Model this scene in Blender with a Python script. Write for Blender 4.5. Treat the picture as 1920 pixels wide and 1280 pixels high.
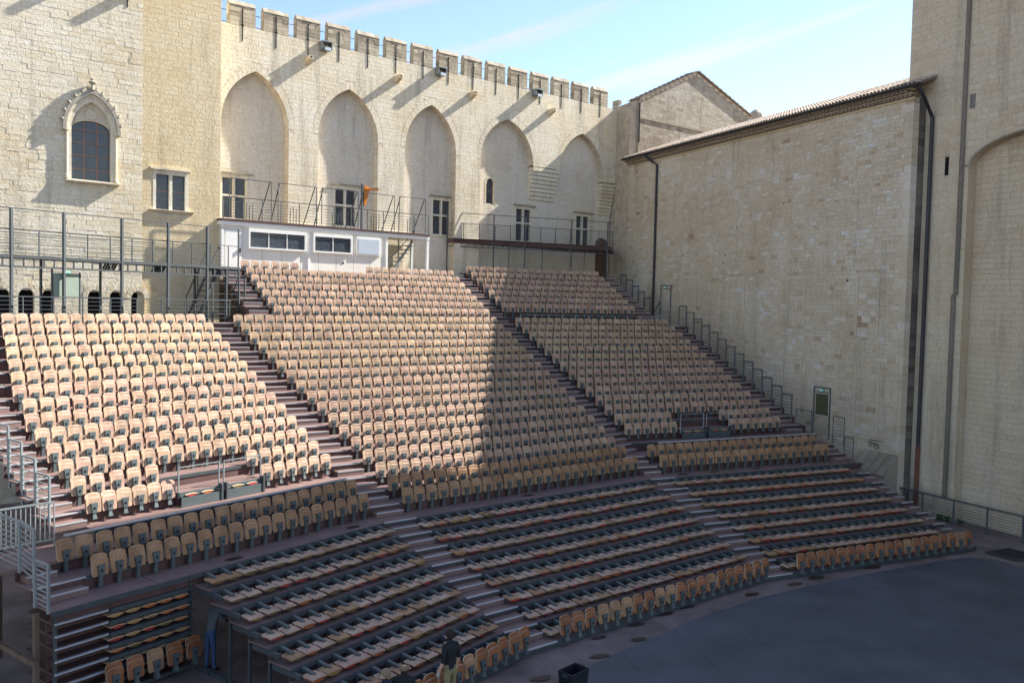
import bpy, math, random
from mathutils import Vector, Matrix

# ------------------------------------------------------------------ scene, camera, light
for o in list(bpy.data.objects):
    bpy.data.objects.remove(o)
sc = bpy.context.scene
COL = sc.collection
R = math.radians

HEAD, PITCH, ROLL, CAMZ = 0.452, 0.0440, 0.0229, 9.0
f0 = Vector((math.sin(HEAD), math.cos(HEAD), 0)); r0 = Vector((math.cos(HEAD), -math.sin(HEAD), 0)); u0 = Vector((0, 0, 1))
CF = f0 * math.cos(PITCH) - u0 * math.sin(PITCH)
cu = u0 * math.cos(PITCH) + f0 * math.sin(PITCH)
CR = r0 * math.cos(ROLL) + cu * math.sin(ROLL)
CU = cu * math.cos(ROLL) - r0 * math.sin(ROLL)
cam = bpy.data.cameras.new('camera'); camo = bpy.data.objects.new('camera', cam); COL.objects.link(camo)
cam.sensor_width = 36; cam.lens = 29.95; cam.clip_start = 0.1; cam.clip_end = 3000
m = Matrix((CR, CU, -CF)).transposed().to_4x4(); m.translation = Vector((0, 0, CAMZ)); camo.matrix_world = m
sc.camera = camo

SUN_AZ, SUN_EL = R(2.2), R(38.3)
w = bpy.data.worlds.new('World'); sc.world = w; w.use_nodes = True
nt = w.node_tree; nt.nodes.clear()
wo = nt.nodes.new('ShaderNodeOutputWorld'); bg = nt.nodes.new('ShaderNodeBackground'); sky = nt.nodes.new('ShaderNodeTexSky')
sky.sky_type = 'NISHITA'; sky.sun_disc = False; sky.sun_elevation = SUN_EL; sky.sun_rotation = R(90) - SUN_AZ
sky.altitude = 50; sky.air_density = 1.0; sky.dust_density = 0.2; sky.ozone_density = 0.5
bg.inputs['Strength'].default_value = 0.08
# thin high cirrus wisps
tc = nt.nodes.new('ShaderNodeTexCoord'); nz = nt.nodes.new('ShaderNodeTexNoise'); cx = nt.nodes.new('ShaderNodeCombineXYZ')
streak = (Vector((.87, -.43, 0)) + Vector((0, 0, .27))).normalized(); across = (Vector((0, 0, 1)) - streak * streak.z).normalized()
for i_, (v_, k_) in enumerate(((streak, .9), (across, 9.0))):
    dt = nt.nodes.new('ShaderNodeVectorMath'); dt.operation = 'DOT_PRODUCT'; dt.inputs[1].default_value = v_ * k_
    nt.links.new(tc.outputs['Generated'], dt.inputs[0]); nt.links.new(dt.outputs['Value'], cx.inputs[i_])
nz.inputs['Scale'].default_value = 1.5; nz.inputs['Detail'].default_value = 5; nz.inputs['Roughness'].default_value = .55
rp = nt.nodes.new('ShaderNodeValToRGB'); rp.color_ramp.elements[0].position = .52; rp.color_ramp.elements[1].position = .74
rp.color_ramp.elements[1].color = (.75, .75, .75, 1)
mx = nt.nodes.new('ShaderNodeMixRGB'); mx.inputs['Color2'].default_value = (4.9, 3.5, 5.0, 1)
nt.links.new(cx.outputs['Vector'], nz.inputs['Vector'])
nt.links.new(nz.outputs['Fac'], rp.inputs['Fac']); nt.links.new(rp.outputs['Color'], mx.inputs['Fac'])
nt.links.new(sky.outputs['Color'], mx.inputs['Color1']); nt.links.new(mx.outputs['Color'], bg.inputs['Color'])
nt.links.new(bg.outputs['Background'], wo.inputs['Surface'])

sun = bpy.data.lights.new('sun', 'SUN'); sun.energy = 5.0; sun.angle = R(0.53); sun.color = (1.0, .95, .87)
suno = bpy.data.objects.new('sun', sun); COL.objects.link(suno)
sd = Vector((math.cos(SUN_EL) * math.cos(SUN_AZ), math.cos(SUN_EL) * math.sin(SUN_AZ), math.sin(SUN_EL)))
suno.rotation_euler = sd.to_track_quat('Z', 'Y').to_euler(); suno.location = sd * 80
vs = sc.view_settings; vs.view_transform = 'Standard'; vs.look = 'None'; vs.exposure = 1.68; vs.gamma = 1.0; vs.use_curve_mapping = False
sc.render.engine = 'CYCLES'
sc.cycles.max_bounces = 6; sc.cycles.diffuse_bounces = 4

rnd = random.Random(7)

# ------------------------------------------------------------------ materials
def newmat(name):
    mt = bpy.data.materials.new(name); mt.use_nodes = True
    return mt, mt.node_tree, mt.node_tree.nodes['Principled BSDF']

def mat_plain(name, col, rough=.6, metal=0., var=.18, scale=3., bump=0., spec=.4, bscale=40.):
    mt, t, b = newmat(name)
    b.inputs['Roughness'].default_value = rough; b.inputs['Metallic'].default_value = metal; b.inputs['Specular IOR Level'].default_value = spec
    c = t.nodes.new('ShaderNodeTexCoord'); n1 = t.nodes.new('ShaderNodeTexNoise'); n1.inputs['Scale'].default_value = scale; n1.inputs['Detail'].default_value = 6
    n1.inputs['Roughness'].default_value = .65
    g = t.nodes.new('ShaderNodeNewGeometry')
    t.links.new(g.outputs['Position'], n1.inputs['Vector'])
    r = t.nodes.new('ShaderNodeValToRGB')
    r.color_ramp.elements[0].position = .3; r.color_ramp.elements[1].position = .7
    r.color_ramp.elements[0].color = (*[x * (1 - var) for x in col], 1); r.color_ramp.elements[1].color = (*[min(1, x * (1 + var)) for x in col], 1)
    t.links.new(n1.outputs['Fac'], r.inputs['Fac']); t.links.new(r.outputs['Color'], b.inputs['Base Color'])
    if bump:
        n2 = t.nodes.new('ShaderNodeTexNoise'); n2.inputs['Scale'].default_value = bscale; n2.inputs['Detail'].default_value = 4
        t.links.new(g.outputs['Position'], n2.inputs['Vector'])
        bp = t.nodes.new('ShaderNodeBump'); bp.inputs['Strength'].default_value = bump; bp.inputs['Distance'].default_value = .02
        t.links.new(n2.outputs['Fac'], bp.inputs['Height']); t.links.new(bp.outputs['Normal'], b.inputs['Normal'])
    return mt

def mat_stone(name, cols, stain=.5, bump=.5, stain_col=(.10, .09, .075)):
    """cols: list of (pos, rgb) over the per-stone 'tint' attribute"""
    mt, t, b = newmat(name)
    b.inputs['Roughness'].default_value = .92; b.inputs['Specular IOR Level'].default_value = .15
    g = t.nodes.new('ShaderNodeNewGeometry')
    a = t.nodes.new('ShaderNodeAttribute'); a.attribute_name = 'tint'
    r = t.nodes.new('ShaderNodeValToRGB'); cr = r.color_ramp
    while len(cr.elements) < len(cols): cr.elements.new(.5)
    for e, (p, c) in zip(cr.elements, cols): e.position = p; e.color = (*c, 1)
    # broad weathering shifts the tint over metres
    nb = t.nodes.new('ShaderNodeTexNoise'); nb.inputs['Scale'].default_value = .35; nb.inputs['Detail'].default_value = 4
    t.links.new(g.outputs['Position'], nb.inputs['Vector'])
    ma = t.nodes.new('ShaderNodeMath'); ma.operation = 'MULTIPLY_ADD'; ma.inputs[1].default_value = .9; ma.inputs[2].default_value = -.45
    t.links.new(nb.outputs['Fac'], ma.inputs[0])
    ad = t.nodes.new('ShaderNodeMath'); ad.operation = 'ADD'; ad.use_clamp = True
    t.links.new(a.outputs['Fac'], ad.inputs[0]); t.links.new(ma.outputs['Value'], ad.inputs[1]); t.links.new(ad.outputs['Value'], r.inputs['Fac'])
    # fine mottling
    nf = t.nodes.new('ShaderNodeTexNoise'); nf.inputs['Scale'].default_value = 9; nf.inputs['Detail'].default_value = 8; nf.inputs['Roughness'].default_value = .7
    t.links.new(g.outputs['Position'], nf.inputs['Vector'])
    rf = t.nodes.new('ShaderNodeValToRGB'); rf.color_ramp.elements[0].position = .25; rf.color_ramp.elements[0].color = (.72, .70, .66, 1); rf.color_ramp.elements[1].position = .6
    t.links.new(nf.outputs['Fac'], rf.inputs['Fac'])
    m1 = t.nodes.new('ShaderNodeMixRGB'); m1.blend_type = 'MULTIPLY'; m1.inputs['Fac'].default_value = 1
    t.links.new(r.outputs['Color'], m1.inputs['Color1']); t.links.new(rf.outputs['Color'], m1.inputs['Color2'])
    # rain streaks: noise stretched along z
    mp = t.nodes.new('ShaderNodeMapping'); mp.inputs['Scale'].default_value = (1.6, 1.6, .16)
    ns = t.nodes.new('ShaderNodeTexNoise'); ns.inputs['Scale'].default_value = 1.1; ns.inputs['Detail'].default_value = 7; ns.inputs['Roughness'].default_value = .62
    t.links.new(g.outputs['Position'], mp.inputs['Vector']); t.links.new(mp.outputs['Vector'], ns.inputs['Vector'])
    rs = t.nodes.new('ShaderNodeValToRGB'); rs.color_ramp.elements[0].position = .52; rs.color_ramp.elements[0].color = (0, 0, 0, 1)
    rs.color_ramp.elements[1].position = .80; rs.color_ramp.elements[1].color = (stain, stain, stain, 1)
    t.links.new(ns.outputs['Fac'], rs.inputs['Fac'])
    m2 = t.nodes.new('ShaderNodeMixRGB'); m2.inputs['Color2'].default_value = (*stain_col, 1)
    t.links.new(rs.outputs['Color'], m2.inputs['Fac']); t.links.new(m1.outputs['Color'], m2.inputs['Color1'])
    t.links.new(m2.outputs['Color'], b.inputs['Base Color'])
    n2 = t.nodes.new('ShaderNodeTexNoise'); n2.inputs['Scale'].default_value = 14; n2.inputs['Detail'].default_value = 6
    t.links.new(g.outputs['Position'], n2.inputs['Vector'])
    bp = t.nodes.new('ShaderNodeBump'); bp.inputs['Strength'].default_value = bump; bp.inputs['Distance'].default_value = .03
    t.links.new(n2.outputs['Fac'], bp.inputs['Height']); t.links.new(bp.outputs['Normal'], b.inputs['Normal'])
    return mt

def mat_wood(name, col):
    mt, t, b = newmat(name)
    b.inputs['Roughness'].default_value = .48; b.inputs['Specular IOR Level'].default_value = .35
    g = t.nodes.new('ShaderNodeNewGeometry'); mp = t.nodes.new('ShaderNodeMapping'); mp.inputs['Scale'].default_value = (9, 9, 1.2)
    n1 = t.nodes.new('ShaderNodeTexNoise'); n1.inputs['Scale'].default_value = 4; n1.inputs['Detail'].default_value = 6
    t.links.new(g.outputs['Position'], mp.inputs['Vector']); t.links.new(mp.outputs['Vector'], n1.inputs['Vector'])
    r = t.nodes.new('ShaderNodeValToRGB'); r.color_ramp.elements[0].position = .3; r.color_ramp.elements[1].position = .7
    r.color_ramp.elements[0].color = (*[c * .78 for c in col], 1); r.color_ramp.elements[1].color = (*[c * 1.12 for c in col], 1)
    t.links.new(n1.outputs['Fac'], r.inputs['Fac'])
    nw = t.nodes.new('ShaderNodeTexNoise'); nw.inputs['Scale'].default_value = 2.6; nw.inputs['Detail'].default_value = 3; t.links.new(g.outputs['Position'], nw.inputs['Vector'])
    rw = t.nodes.new('ShaderNodeValToRGB'); rw.color_ramp.elements[0].position = .33; rw.color_ramp.elements[0].color = (.74, .70, .68, 1); rw.color_ramp.elements[1].position = .66; rw.color_ramp.elements[1].color = (1.12, 1.12, 1.1, 1)
    t.links.new(nw.outputs['Fac'], rw.inputs['Fac']); mw_ = t.nodes.new('ShaderNodeMixRGB'); mw_.blend_type = 'MULTIPLY'; mw_.inputs['Fac'].default_value = 1
    t.links.new(r.outputs['Color'], mw_.inputs['Color1']); t.links.new(rw.outputs['Color'], mw_.inputs['Color2']); t.links.new(mw_.outputs['Color'], b.inputs['Base Color'])
    return mt

CREAM = [(0., (.52, .40, .24)), (.3, (.64, .54, .37)), (.6, (.72, .65, .50)), (1., (.76, .72, .61))]
MIXED = [(0., (.38, .26, .175)), (.22, (.48, .395, .285)), (.6, (.57, .50, .39)), (.85, (.63, .585, .51)), (1., (.60, .615, .605))]
GREYS = [(0., (.43, .33, .22)), (.5, (.55, .47, .355)), (1., (.60, .54, .43))]
M = {}
M['cream'] = mat_stone('cream_limestone', CREAM, .55)
M['bay'] = mat_stone('honey_limestone', [(0., (.52, .37, .19)), (.4, (.66, .53, .33)), (1., (.74, .65, .47))], .35)
M['recess'] = mat_stone('smooth_limestone', [(0., (.56, .46, .33)), (.5, (.68, .62, .51)), (1., (.72, .69, .62))], .45, .3)
M['mixed'] = mat_stone('mixed_rubble_limestone', MIXED, .35)
M['tower'] = mat_stone('tower_limestone', GREYS, .5)
M['grey'] = mat_stone('weathered_grey_limestone', [(0., (.25, .21, .15)), (.5, (.36, .33, .27)), (1., (.43, .41, .36))], .75)
M['merlon'] = mat_stone('rain_streaked_limestone', [(0., (.27, .23, .17)), (.4, (.46, .40, .30)), (1., (.60, .54, .41))], .8)
M['mortar'] = mat_plain('lime_mortar', (.60, .53, .40), .95, var=.25, scale=2, spec=.1, bump=.4)
M['mortar_dark'] = mat_plain('old_mortar', (.43, .37, .29), .95, var=.25, scale=2, spec=.1, bump=.4)
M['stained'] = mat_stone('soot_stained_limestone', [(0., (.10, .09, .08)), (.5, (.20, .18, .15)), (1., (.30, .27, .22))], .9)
M['dark'] = mat_plain('dark_void', (.012, .012, .014), .9, spec=.1)
M['pane'] = mat_plain('leaded_glass', (.05, .06, .075), .22, var=.6, scale=9, spec=.6)
M['lead'] = mat_plain('rusty_glazing_bar', (.34, .19, .13), .7)
M['steel'] = mat_plain('painted_grey_steel', (.05, .06, .066), .55, .1, var=.15, spec=.5)
M['galv'] = mat_plain('galvanised_steel', (.22, .25, .255), .45, .3, var=.15, spec=.5)
M['alu'] = mat_plain('aluminium_nosing', (.46, .47, .50), .35, .4, var=.1)
M['tread'] = mat_plain('mauve_plywood_decking', (.175, .112, .10), .62, var=.2, scale=1.3, bump=.1)
M['riser'] = mat_plain('dark_red_riser_board', (.088, .045, .041), .6, var=.3, scale=1.5)
M['beam'] = mat_plain('blue_grey_beam_paint', (.05, .06, .066), .5, .1, var=.15)
WOOD = [mat_wood('plywood_pale', (.43, .30, .212)), mat_wood('plywood_pink', (.425, .282, .212)), mat_wood('plywood_yellow', (.43, .31, .20)), mat_wood('plywood_orange', (.27, .105, .045)), mat_wood('plywood_honey', (.34, .195, .105))]
EDGE = mat_wood('plywood_edge', (.56, .41, .28))
CUSH = [mat_plain('red_seat_pad', (.32, .03, .022), .7), mat_plain('orange_seat_pad', (.36, .095, .025), .7), mat_plain('ochre_seat_pad', (.30, .17, .05), .7), mat_plain('olive_seat_pad', (.13, .09, .03), .7)]
M['bracket'] = mat_plain('grey_green_seat_bracket', (.085, .105, .108), .5, .2, var=.12)
M['white'] = mat_plain('cream_white_cabin_paint', (.74, .72, .64), .5, var=.06, scale=1)
M['offwhite'] = mat_plain('white_frame', (.80, .79, .74), .45, var=.05)
M['tile'] = mat_plain('terracotta_canal_tile', (.44, .36, .29), .85, var=.5, scale=5, bump=.3)
M['tile_dark'] = mat_plain('weathered_roof_edge', (.20, .16, .125), .85, var=.4, scale=5)
M['iron'] = mat_plain('black_iron', (.02, .022, .028), .5, .3)
M['pipe'] = mat_plain('dark_zinc_pipe', (.035, .035, .045), .45, .4)
M['rust'] = mat_plain('rusty_pipe', (.14, .055, .035), .7)
M['green_sign'] = mat_plain('green_exit_sign', (.02, .30, .22), .4, var=.05)
M['olive'] = mat_plain('olive_door_panel', (.055, .06, .03), .6, var=.15)
M['sage'] = mat_plain('sage_green_panel', (.22, .27, .22), .6, var=.1)
M['orange'] = mat_plain('orange_hoist_paint', (.6, .2, .02), .5)
M['shutter'] = mat_plain('pale_blue_shutter', (.50, .56, .62), .5, var=.05)
M['leaf'] = mat_plain('weed_leaf', (.05, .12, .03), .7, var=.4, scale=12)
M['wood_old'] = mat_plain('weathered_timber', (.13, .085, .06), .8, var=.3)

def mat_ground():
    mt, t, b = newmat('worn_courtyard_paving')
    g = t.nodes.new('ShaderNodeNewGeometry'); n1 = t.nodes.new('ShaderNodeTexNoise'); n1.inputs['Scale'].default_value = .45; n1.inputs['Detail'].default_value = 8; n1.inputs['Roughness'].default_value = .65
    t.links.new(g.outputs['Position'], n1.inputs['Vector'])
    r = t.nodes.new('ShaderNodeValToRGB'); r.color_ramp.elements[0].position = .36; r.color_ramp.elements[1].position = .66
    r.color_ramp.elements[0].color = (.10, .075, .066, 1); r.color_ramp.elements[1].color = (.235, .18, .168, 1)
    t.links.new(n1.outputs['Fac'], r.inputs['Fac']); t.links.new(r.outputs['Color'], b.inputs['Base Color'])
    b.inputs['Roughness'].default_value = .75
    return mt
def mat_stage():
    mt, t, b = newmat('dark_blue_stage_mat')
    g = t.nodes.new('ShaderNodeNewGeometry')
    n1 = t.nodes.new('ShaderNodeTexNoise'); n1.inputs['Scale'].default_value = .5; n1.inputs['Detail'].default_value = 7
    n2 = t.nodes.new('ShaderNodeTexNoise'); n2.inputs['Scale'].default_value = 2.6; n2.inputs['Detail'].default_value = 10; n2.inputs['Roughness'].default_value = .75
    t.links.new(g.outputs['Position'], n1.inputs['Vector']); t.links.new(g.outputs['Position'], n2.inputs['Vector'])
    r = t.nodes.new('ShaderNodeValToRGB'); r.color_ramp.elements[0].position = .35; r.color_ramp.elements[1].position = .68
    r.color_ramp.elements[0].color = (.040, .046, .060, 1); r.color_ramp.elements[1].color = (.066, .074, .094, 1)
    t.links.new(n1.outputs['Fac'], r.inputs['Fac'])
    mm = t.nodes.new('ShaderNodeMixRGB'); mm.blend_type = 'OVERLAY'; mm.inputs['Fac'].default_value = .35
    t.links.new(r.outputs['Color'], mm.inputs['Color1']); t.links.new(n2.outputs['Fac'], mm.inputs['Color2'])
    t.links.new(mm.outputs['Color'], b.inputs['Base Color'])
    mpn = t.nodes.new('ShaderNodeMapping'); mpn.inputs['Rotation'].default_value = (0, 0, .22); t.links.new(g.outputs['Position'], mpn.inputs['Vector'])
    bk = t.nodes.new('ShaderNodeTexBrick'); bk.inputs['Scale'].default_value = 1; bk.inputs['Brick Width'].default_value = 2.0; bk.inputs['Row Height'].default_value = 1.5; bk.inputs['Mortar Size'].default_value = .012; bk.offset = .0
    bk.inputs['Color1'].default_value = (.92, .92, .92, 1); bk.inputs['Color2'].default_value = (1.12, 1.12, 1.12, 1); bk.inputs['Mortar'].default_value = (.45, .45, .45, 1); t.links.new(mpn.outputs['Vector'], bk.inputs['Vector'])
    mj = t.nodes.new('ShaderNodeMixRGB'); mj.blend_type = 'MULTIPLY'; mj.inputs['Fac'].default_value = .8; t.links.new(mm.outputs['Color'], mj.inputs['Color1']); t.links.new(bk.outputs['Color'], mj.inputs['Color2'])
    mp3 = t.nodes.new('ShaderNodeMapping'); mp3.inputs['Scale'].default_value = (3, 22, 1); mp3.inputs['Rotation'].default_value = (0, 0, .5); n3 = t.nodes.new('ShaderNodeTexNoise'); n3.inputs['Scale'].default_value = 1.2; n3.inputs['Detail'].default_value = 4
    t.links.new(g.outputs['Position'], mp3.inputs['Vector']); t.links.new(mp3.outputs['Vector'], n3.inputs['Vector'])
    r3 = t.nodes.new('ShaderNodeValToRGB'); r3.color_ramp.elements[0].position = .70; r3.color_ramp.elements[0].color = (0, 0, 0, 1); r3.color_ramp.elements[1].position = .80; r3.color_ramp.elements[1].color = (.35, .35, .35, 1); t.links.new(n3.outputs['Fac'], r3.inputs['Fac'])
    ms = t.nodes.new('ShaderNodeMixRGB'); ms.inputs['Color2'].default_value = (.13, .14, .16, 1); t.links.new(r3.outputs['Color'], ms.inputs['Fac']); t.links.new(mj.outputs['Color'], ms.inputs['Color1']); t.links.new(ms.outputs['Color'], b.inputs['Base Color'])
    r2 = t.nodes.new('ShaderNodeMapRange'); r2.inputs['To Min'].default_value = .42; r2.inputs['To Max'].default_value = .75
    t.links.new(n2.outputs['Fac'], r2.inputs['Value']); t.links.new(r2.outputs['Result'], b.inputs['Roughness'])
    return mt
M['ground'] = mat_ground(); M['stage'] = mat_stage()
M['wet'] = mat_plain('wet_stain', (.035, .020, .016), .35, var=.3)

# ------------------------------------------------------------------ mesh helpers
class MB:
    def __init__(s): s.v = []; s.f = []; s.mi = []; s.t = []
    def face(s, pts, mi=0, tint=.5):
        i = len(s.v); s.v += [tuple(p) for p in pts]; s.f.append(tuple(range(i, i + len(pts)))); s.mi.append(mi); s.t.append(tint)
    def box(s, T, a0, a1, b0, b1, c0, c1, mi=0, tint=.5):
        p = [T(a, b, c) for c in (c0, c1) for a, b in ((a0, b0), (a1, b0), (a1, b1), (a0, b1))]
        i = len(s.v); s.v += [tuple(q) for q in p]
        for f in ((3, 2, 1, 0), (4, 5, 6, 7), (0, 1, 5, 4), (1, 2, 6, 5), (2, 3, 7, 6), (3, 0, 4, 7)):
            s.f.append(tuple(i + k for k in f)); s.mi.append(mi); s.t.append(tint)
    def prism(s, bot, top, mi=0, tint=.5):
        n = len(bot); i = len(s.v); s.v += [tuple(p) for p in bot] + [tuple(p) for p in top]
        s.f.append(tuple(i + k for k in reversed(range(n)))); s.f.append(tuple(i + n + k for k in range(n)))
        s.mi += [mi, mi]; s.t += [tint, tint]
        for k in range(n):
            s.f.append((i + k, i + (k + 1) % n, i + n + (k + 1) % n, i + n + k)); s.mi.append(mi); s.t.append(tint)
    def tube(s, pts, r, n=6, mi=0):
        pts = [Vector(p) for p in pts]; rings = []
        for k, p in enumerate(pts):
            d = (pts[min(k + 1, len(pts) - 1)] - pts[max(k - 1, 0)]).normalized()
            a = d.orthogonal().normalized() if abs(d.z) > .95 else d.cross(Vector((0, 0, 1))).normalized()
            b = d.cross(a); rr = r[k] if isinstance(r, (list, tuple)) else r
            i = len(s.v); s.v += [tuple(p + a * math.cos(2 * math.pi * j / n) * rr + b * math.sin(2 * math.pi * j / n) * rr) for j in range(n)]; rings.append(i)
        for a, b in zip(rings, rings[1:]):
            for j in range(n):
                s.f.append((a + j, a + (j + 1) % n, b + (j + 1) % n, b + j)); s.mi.append(mi); s.t.append(.5)
        s.f.append(tuple(rings[0] + j for j in reversed(range(n)))); s.f.append(tuple(rings[-1] + j for j in range(n))); s.mi += [mi, mi]; s.t += [.5, .5]
    def merge(s, o, T=None):
        i = len(s.v); s.v += [tuple(T(*p)) if T else p for p in o.v]; s.f += [tuple(i + k for k in f) for f in o.f]; s.mi += o.mi; s.t += o.t
    def mesh(s, name, mats, smooth=False):
        me = bpy.data.meshes.new(name); me.from_pydata(s.v, [], s.f)
        for mt in (mats if isinstance(mats, (list, tuple)) else [mats]): me.materials.append(mt)
        me.polygons.foreach_set('material_index', s.mi)
        at = me.attributes.new('tint', 'FLOAT', 'FACE'); at.data.foreach_set('value', s.t)
        if smooth: me.polygons.foreach_set('use_smooth', [True] * len(s.f))
        me.update(); return me

def thing(name, label, cat, loc=(0, 0, 0), rz=0, group=None):
    o = bpy.data.objects.new(name, None); COL.objects.link(o); o.location = loc; o.rotation_euler = (0, 0, rz); o.empty_display_size = .2
    o['label'] = label; o['category'] = cat
    if group: o['group'] = group
    return o
def put(name, me, parent=None, stuff=False):
    """link mesh data made in world coordinates as a part of parent"""
    o = bpy.data.objects.new(name, me); COL.objects.link(o)
    if parent is not None:
        o.parent = parent
        base = parent
        while base.parent is not None: base = base.parent
        if parent is base: o.matrix_parent_inverse = (Matrix.Translation(base.location) @ base.rotation_euler.to_matrix().to_4x4()).inverted()
    if stuff: o['kind'] = 'stuff'
    return o
def part(name, mb, mats, parent, smooth=False, stuff=False):
    return put(name, mb.mesh(name, mats, smooth), parent, stuff)
def local(name, me, parent, loc=(0, 0, 0), rot=(0, 0, 0)):
    o = bpy.data.objects.new(name, me); COL.objects.link(o); o.parent = parent; o.location = loc; o.rotation_euler = rot
    return o
def solo(name, mb, mats, label, cat, group=None, smooth=False):
    o = part(name, mb, mats, None, smooth); o['label'] = label; o['category'] = cat
    if group: o['group'] = group
    return o
def struct(name, mb, mats):
    o = part(name, mb, mats, None); o['kind'] = 'structure'; return o
I3 = lambda x, y, z: Vector((x, y, z))
def px(p):
    d = Vector(p) - Vector((0, 0, CAMZ)); w_ = d.dot(CF)
    if w_ < .1: return None
    return 960 + 1597.5 * d.dot(CR) / w_, 640 - 1597.5 * d.dot(CU) / w_, w_
def inframe(p, mg=20):
    q = px(p); return q is not None and -mg < q[0] < 1920 + mg and -mg < q[1] < 1280 + mg

# ------------------------------------------------------------------ frames of the place
ANG = {'L': .4834, 'M': .2238, 'R': -.0187}
C8 = {'L': 18.110, 'M': 22.187, 'R': 27.503}      # front edge of the walkway deck, along each block's normal
CSH = {'L': -.058, 'M': 0., 'R': .352}
ZD, RL, TL, Z0 = 2.326, .2697, .7237, .169
def fr(b):
    g = ANG[b]; ca, sa = math.cos(g), math.sin(g); c8 = C8[b]
    return lambda s, c, z: Vector((s * ca - (c + c8) * sa, s * sa + (c + c8) * ca, z))
FL, FM, FR = fr('L'), fr('M'), fr('R')
FRM = {'L': FL, 'M': FM, 'R': FR}
def rowc(k, b):
    """(offset from the deck edge, foot level) of upper row k, counted from the top"""
    if k >= 23: return .78 + (24 - k) * .755, ZD + (24 - k) * .288
    c = 2.29 + .729 * (22 - k) + CSH[b]
    if k >= 8: return c, ZD + .576 + .331 * (22 - k)
    return c, ZD + .576 + .331 * 14 + .406 + .347 * (7 - k)
WA = .211; WE = Vector((math.cos(WA), math.sin(WA), 0)); WN = Vector((-math.sin(WA), math.cos(WA), 0)); W0 = Vector((32.6, 51.1, 0))
def FW(u, d, z): return W0 + WE * u - WN * d + Vector((0, 0, z))      # d: metres out of the crenellated wall
XW, XT = 32.6, 33.4
def FH(y, d, z): return Vector((XW - d, y, z))                          # hall wall, d out of it
def FT(y, d, z): return Vector((XT - d, y, z))                          # tower wall

# ------------------------------------------------------------------ masonry
def course_list(v0, v1, lo, hi, rg):
    out = [v0]
    while out[-1] < v1 - hi * 1.3: out.append(out[-1] + rg.uniform(lo, hi))
    out.append(v1); return out
def masonry(F, v0, v1, spans, ch, ln, d0, rough, rg, tintf=None, gap=.004, bev=.004):
    """spans(va, vb) -> [(u0,u1)] where stones may lie; every stone gets its own block"""
    st = []
    cs = course_list(v0, v1, *ch, rg)
    for a, b in zip(cs, cs[1:]):
        for (p, q) in spans(a, b):
            u = p
            while u < q - .02:
                l = rg.uniform(*ln); e = u + l
                if q - e < ln[0] * .7: e = q
                t = tintf((u + e) / 2, (a + b) / 2, rg) if tintf else rg.random()
                d = d0 + rg.uniform(0, rough)
                g = gap / 2; x0, x1, y0, y1 = u + g, e - g, a + g, b - g
                mbs = MB(); j = lambda: rg.uniform(-rough * .35, rough * .35)
                bb = min(bev, (x1 - x0) / 4, (y1 - y0) / 4); w = lambda: rg.uniform(-.006, .006) if rough > .012 else 0
                base = [(x0, y0), (x1, y0), (x1, y1), (x0, y1)]
                bk = [F(x, d0 - .012, z) for x, z in base]
                fr_ = [F(x + (bb if x == x0 else -bb) + w(), d + j(), z + (bb if z == y0 else -bb) + w()) for x, z in base]
                mbs.v = [tuple(p_) for p_ in bk + fr_]
                mbs.f = [(4, 5, 6, 7), (0, 1, 5, 4), (1, 2, 6, 5), (2, 3, 7, 6), (3, 0, 4, 7)]; mbs.mi = [0] * 5; mbs.t = [t] * 5
                c = F((x0 + x1) / 2, d, (y0 + y1) / 2)
                st.append((mbs, c, (x1 - x0) * (y1 - y0)))
                u = e
    return st
def lay(stones, mat, parent, n=300):
    """the stones that show largest become parts of their own, the rest one part"""
    def size(s):
        q = px(s[1])
        return -s[2] / q[2] ** 2 if q and inframe(s[1], 0) else 0
    stones = sorted(stones, key=size)
    for s in stones[:n]: part('stone', s[0], mat, parent)
    if stones[n:]:
        big = MB()
        for s in stones[n:]: big.merge(s[0])
        part('masonry', big, mat, parent, stuff=True)
def skin(F, v0, v1, spans, dz, d, mats, parent):
    mb = MB(); n = int((v1 - v0) / dz)
    for k in range(n):
        a, b = v0 + (v1 - v0) * k / n, v0 + (v1 - v0) * (k + 1) / n
        for p, q in spans(a, b): mb.face([F(p, d, a), F(q, d, a), F(q, d, b), F(p, d, b)])
    part('wall_face', mb, mats, parent)
def sub(spans, holes):
    out = spans
    for h0, h1 in holes:
        nx = []
        for a, b in out:
            if h1 <= a or h0 >= b: nx.append((a, b)); continue
            if h0 > a + .05: nx.append((a, h0))
            if h1 < b - .05: nx.append((h1, b))
        out = nx
    return out

# ------------------------------------------------------------------ ground and stage
g = MB(); g.face([(-400, -400, 0), (400, -400, 0), (400, 400, 0), (-400, 400, 0)]); struct('ground', g, M['ground'])
edge = [(3.0, 14.2), (9.03, 17.04), (10.83, 17.78), (11.97, 18.24), (13.37, 18.72), (15.52, 19.43), (18.05, 20.05), (19.99, 20.34), (22.71, 20.56), (24.79, 20.62), (27.5, 20.7), (29.0, 20.6), (29.7, 20.0), (29.9, 16), (29.9, -6), (-6, -6), (-3, 10)]
g = MB(); g.prism([(x, y, .004) for x, y in edge], [(x, y, .022) for x, y in edge]); struct('stage_floor', g, M['stage'])

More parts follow.
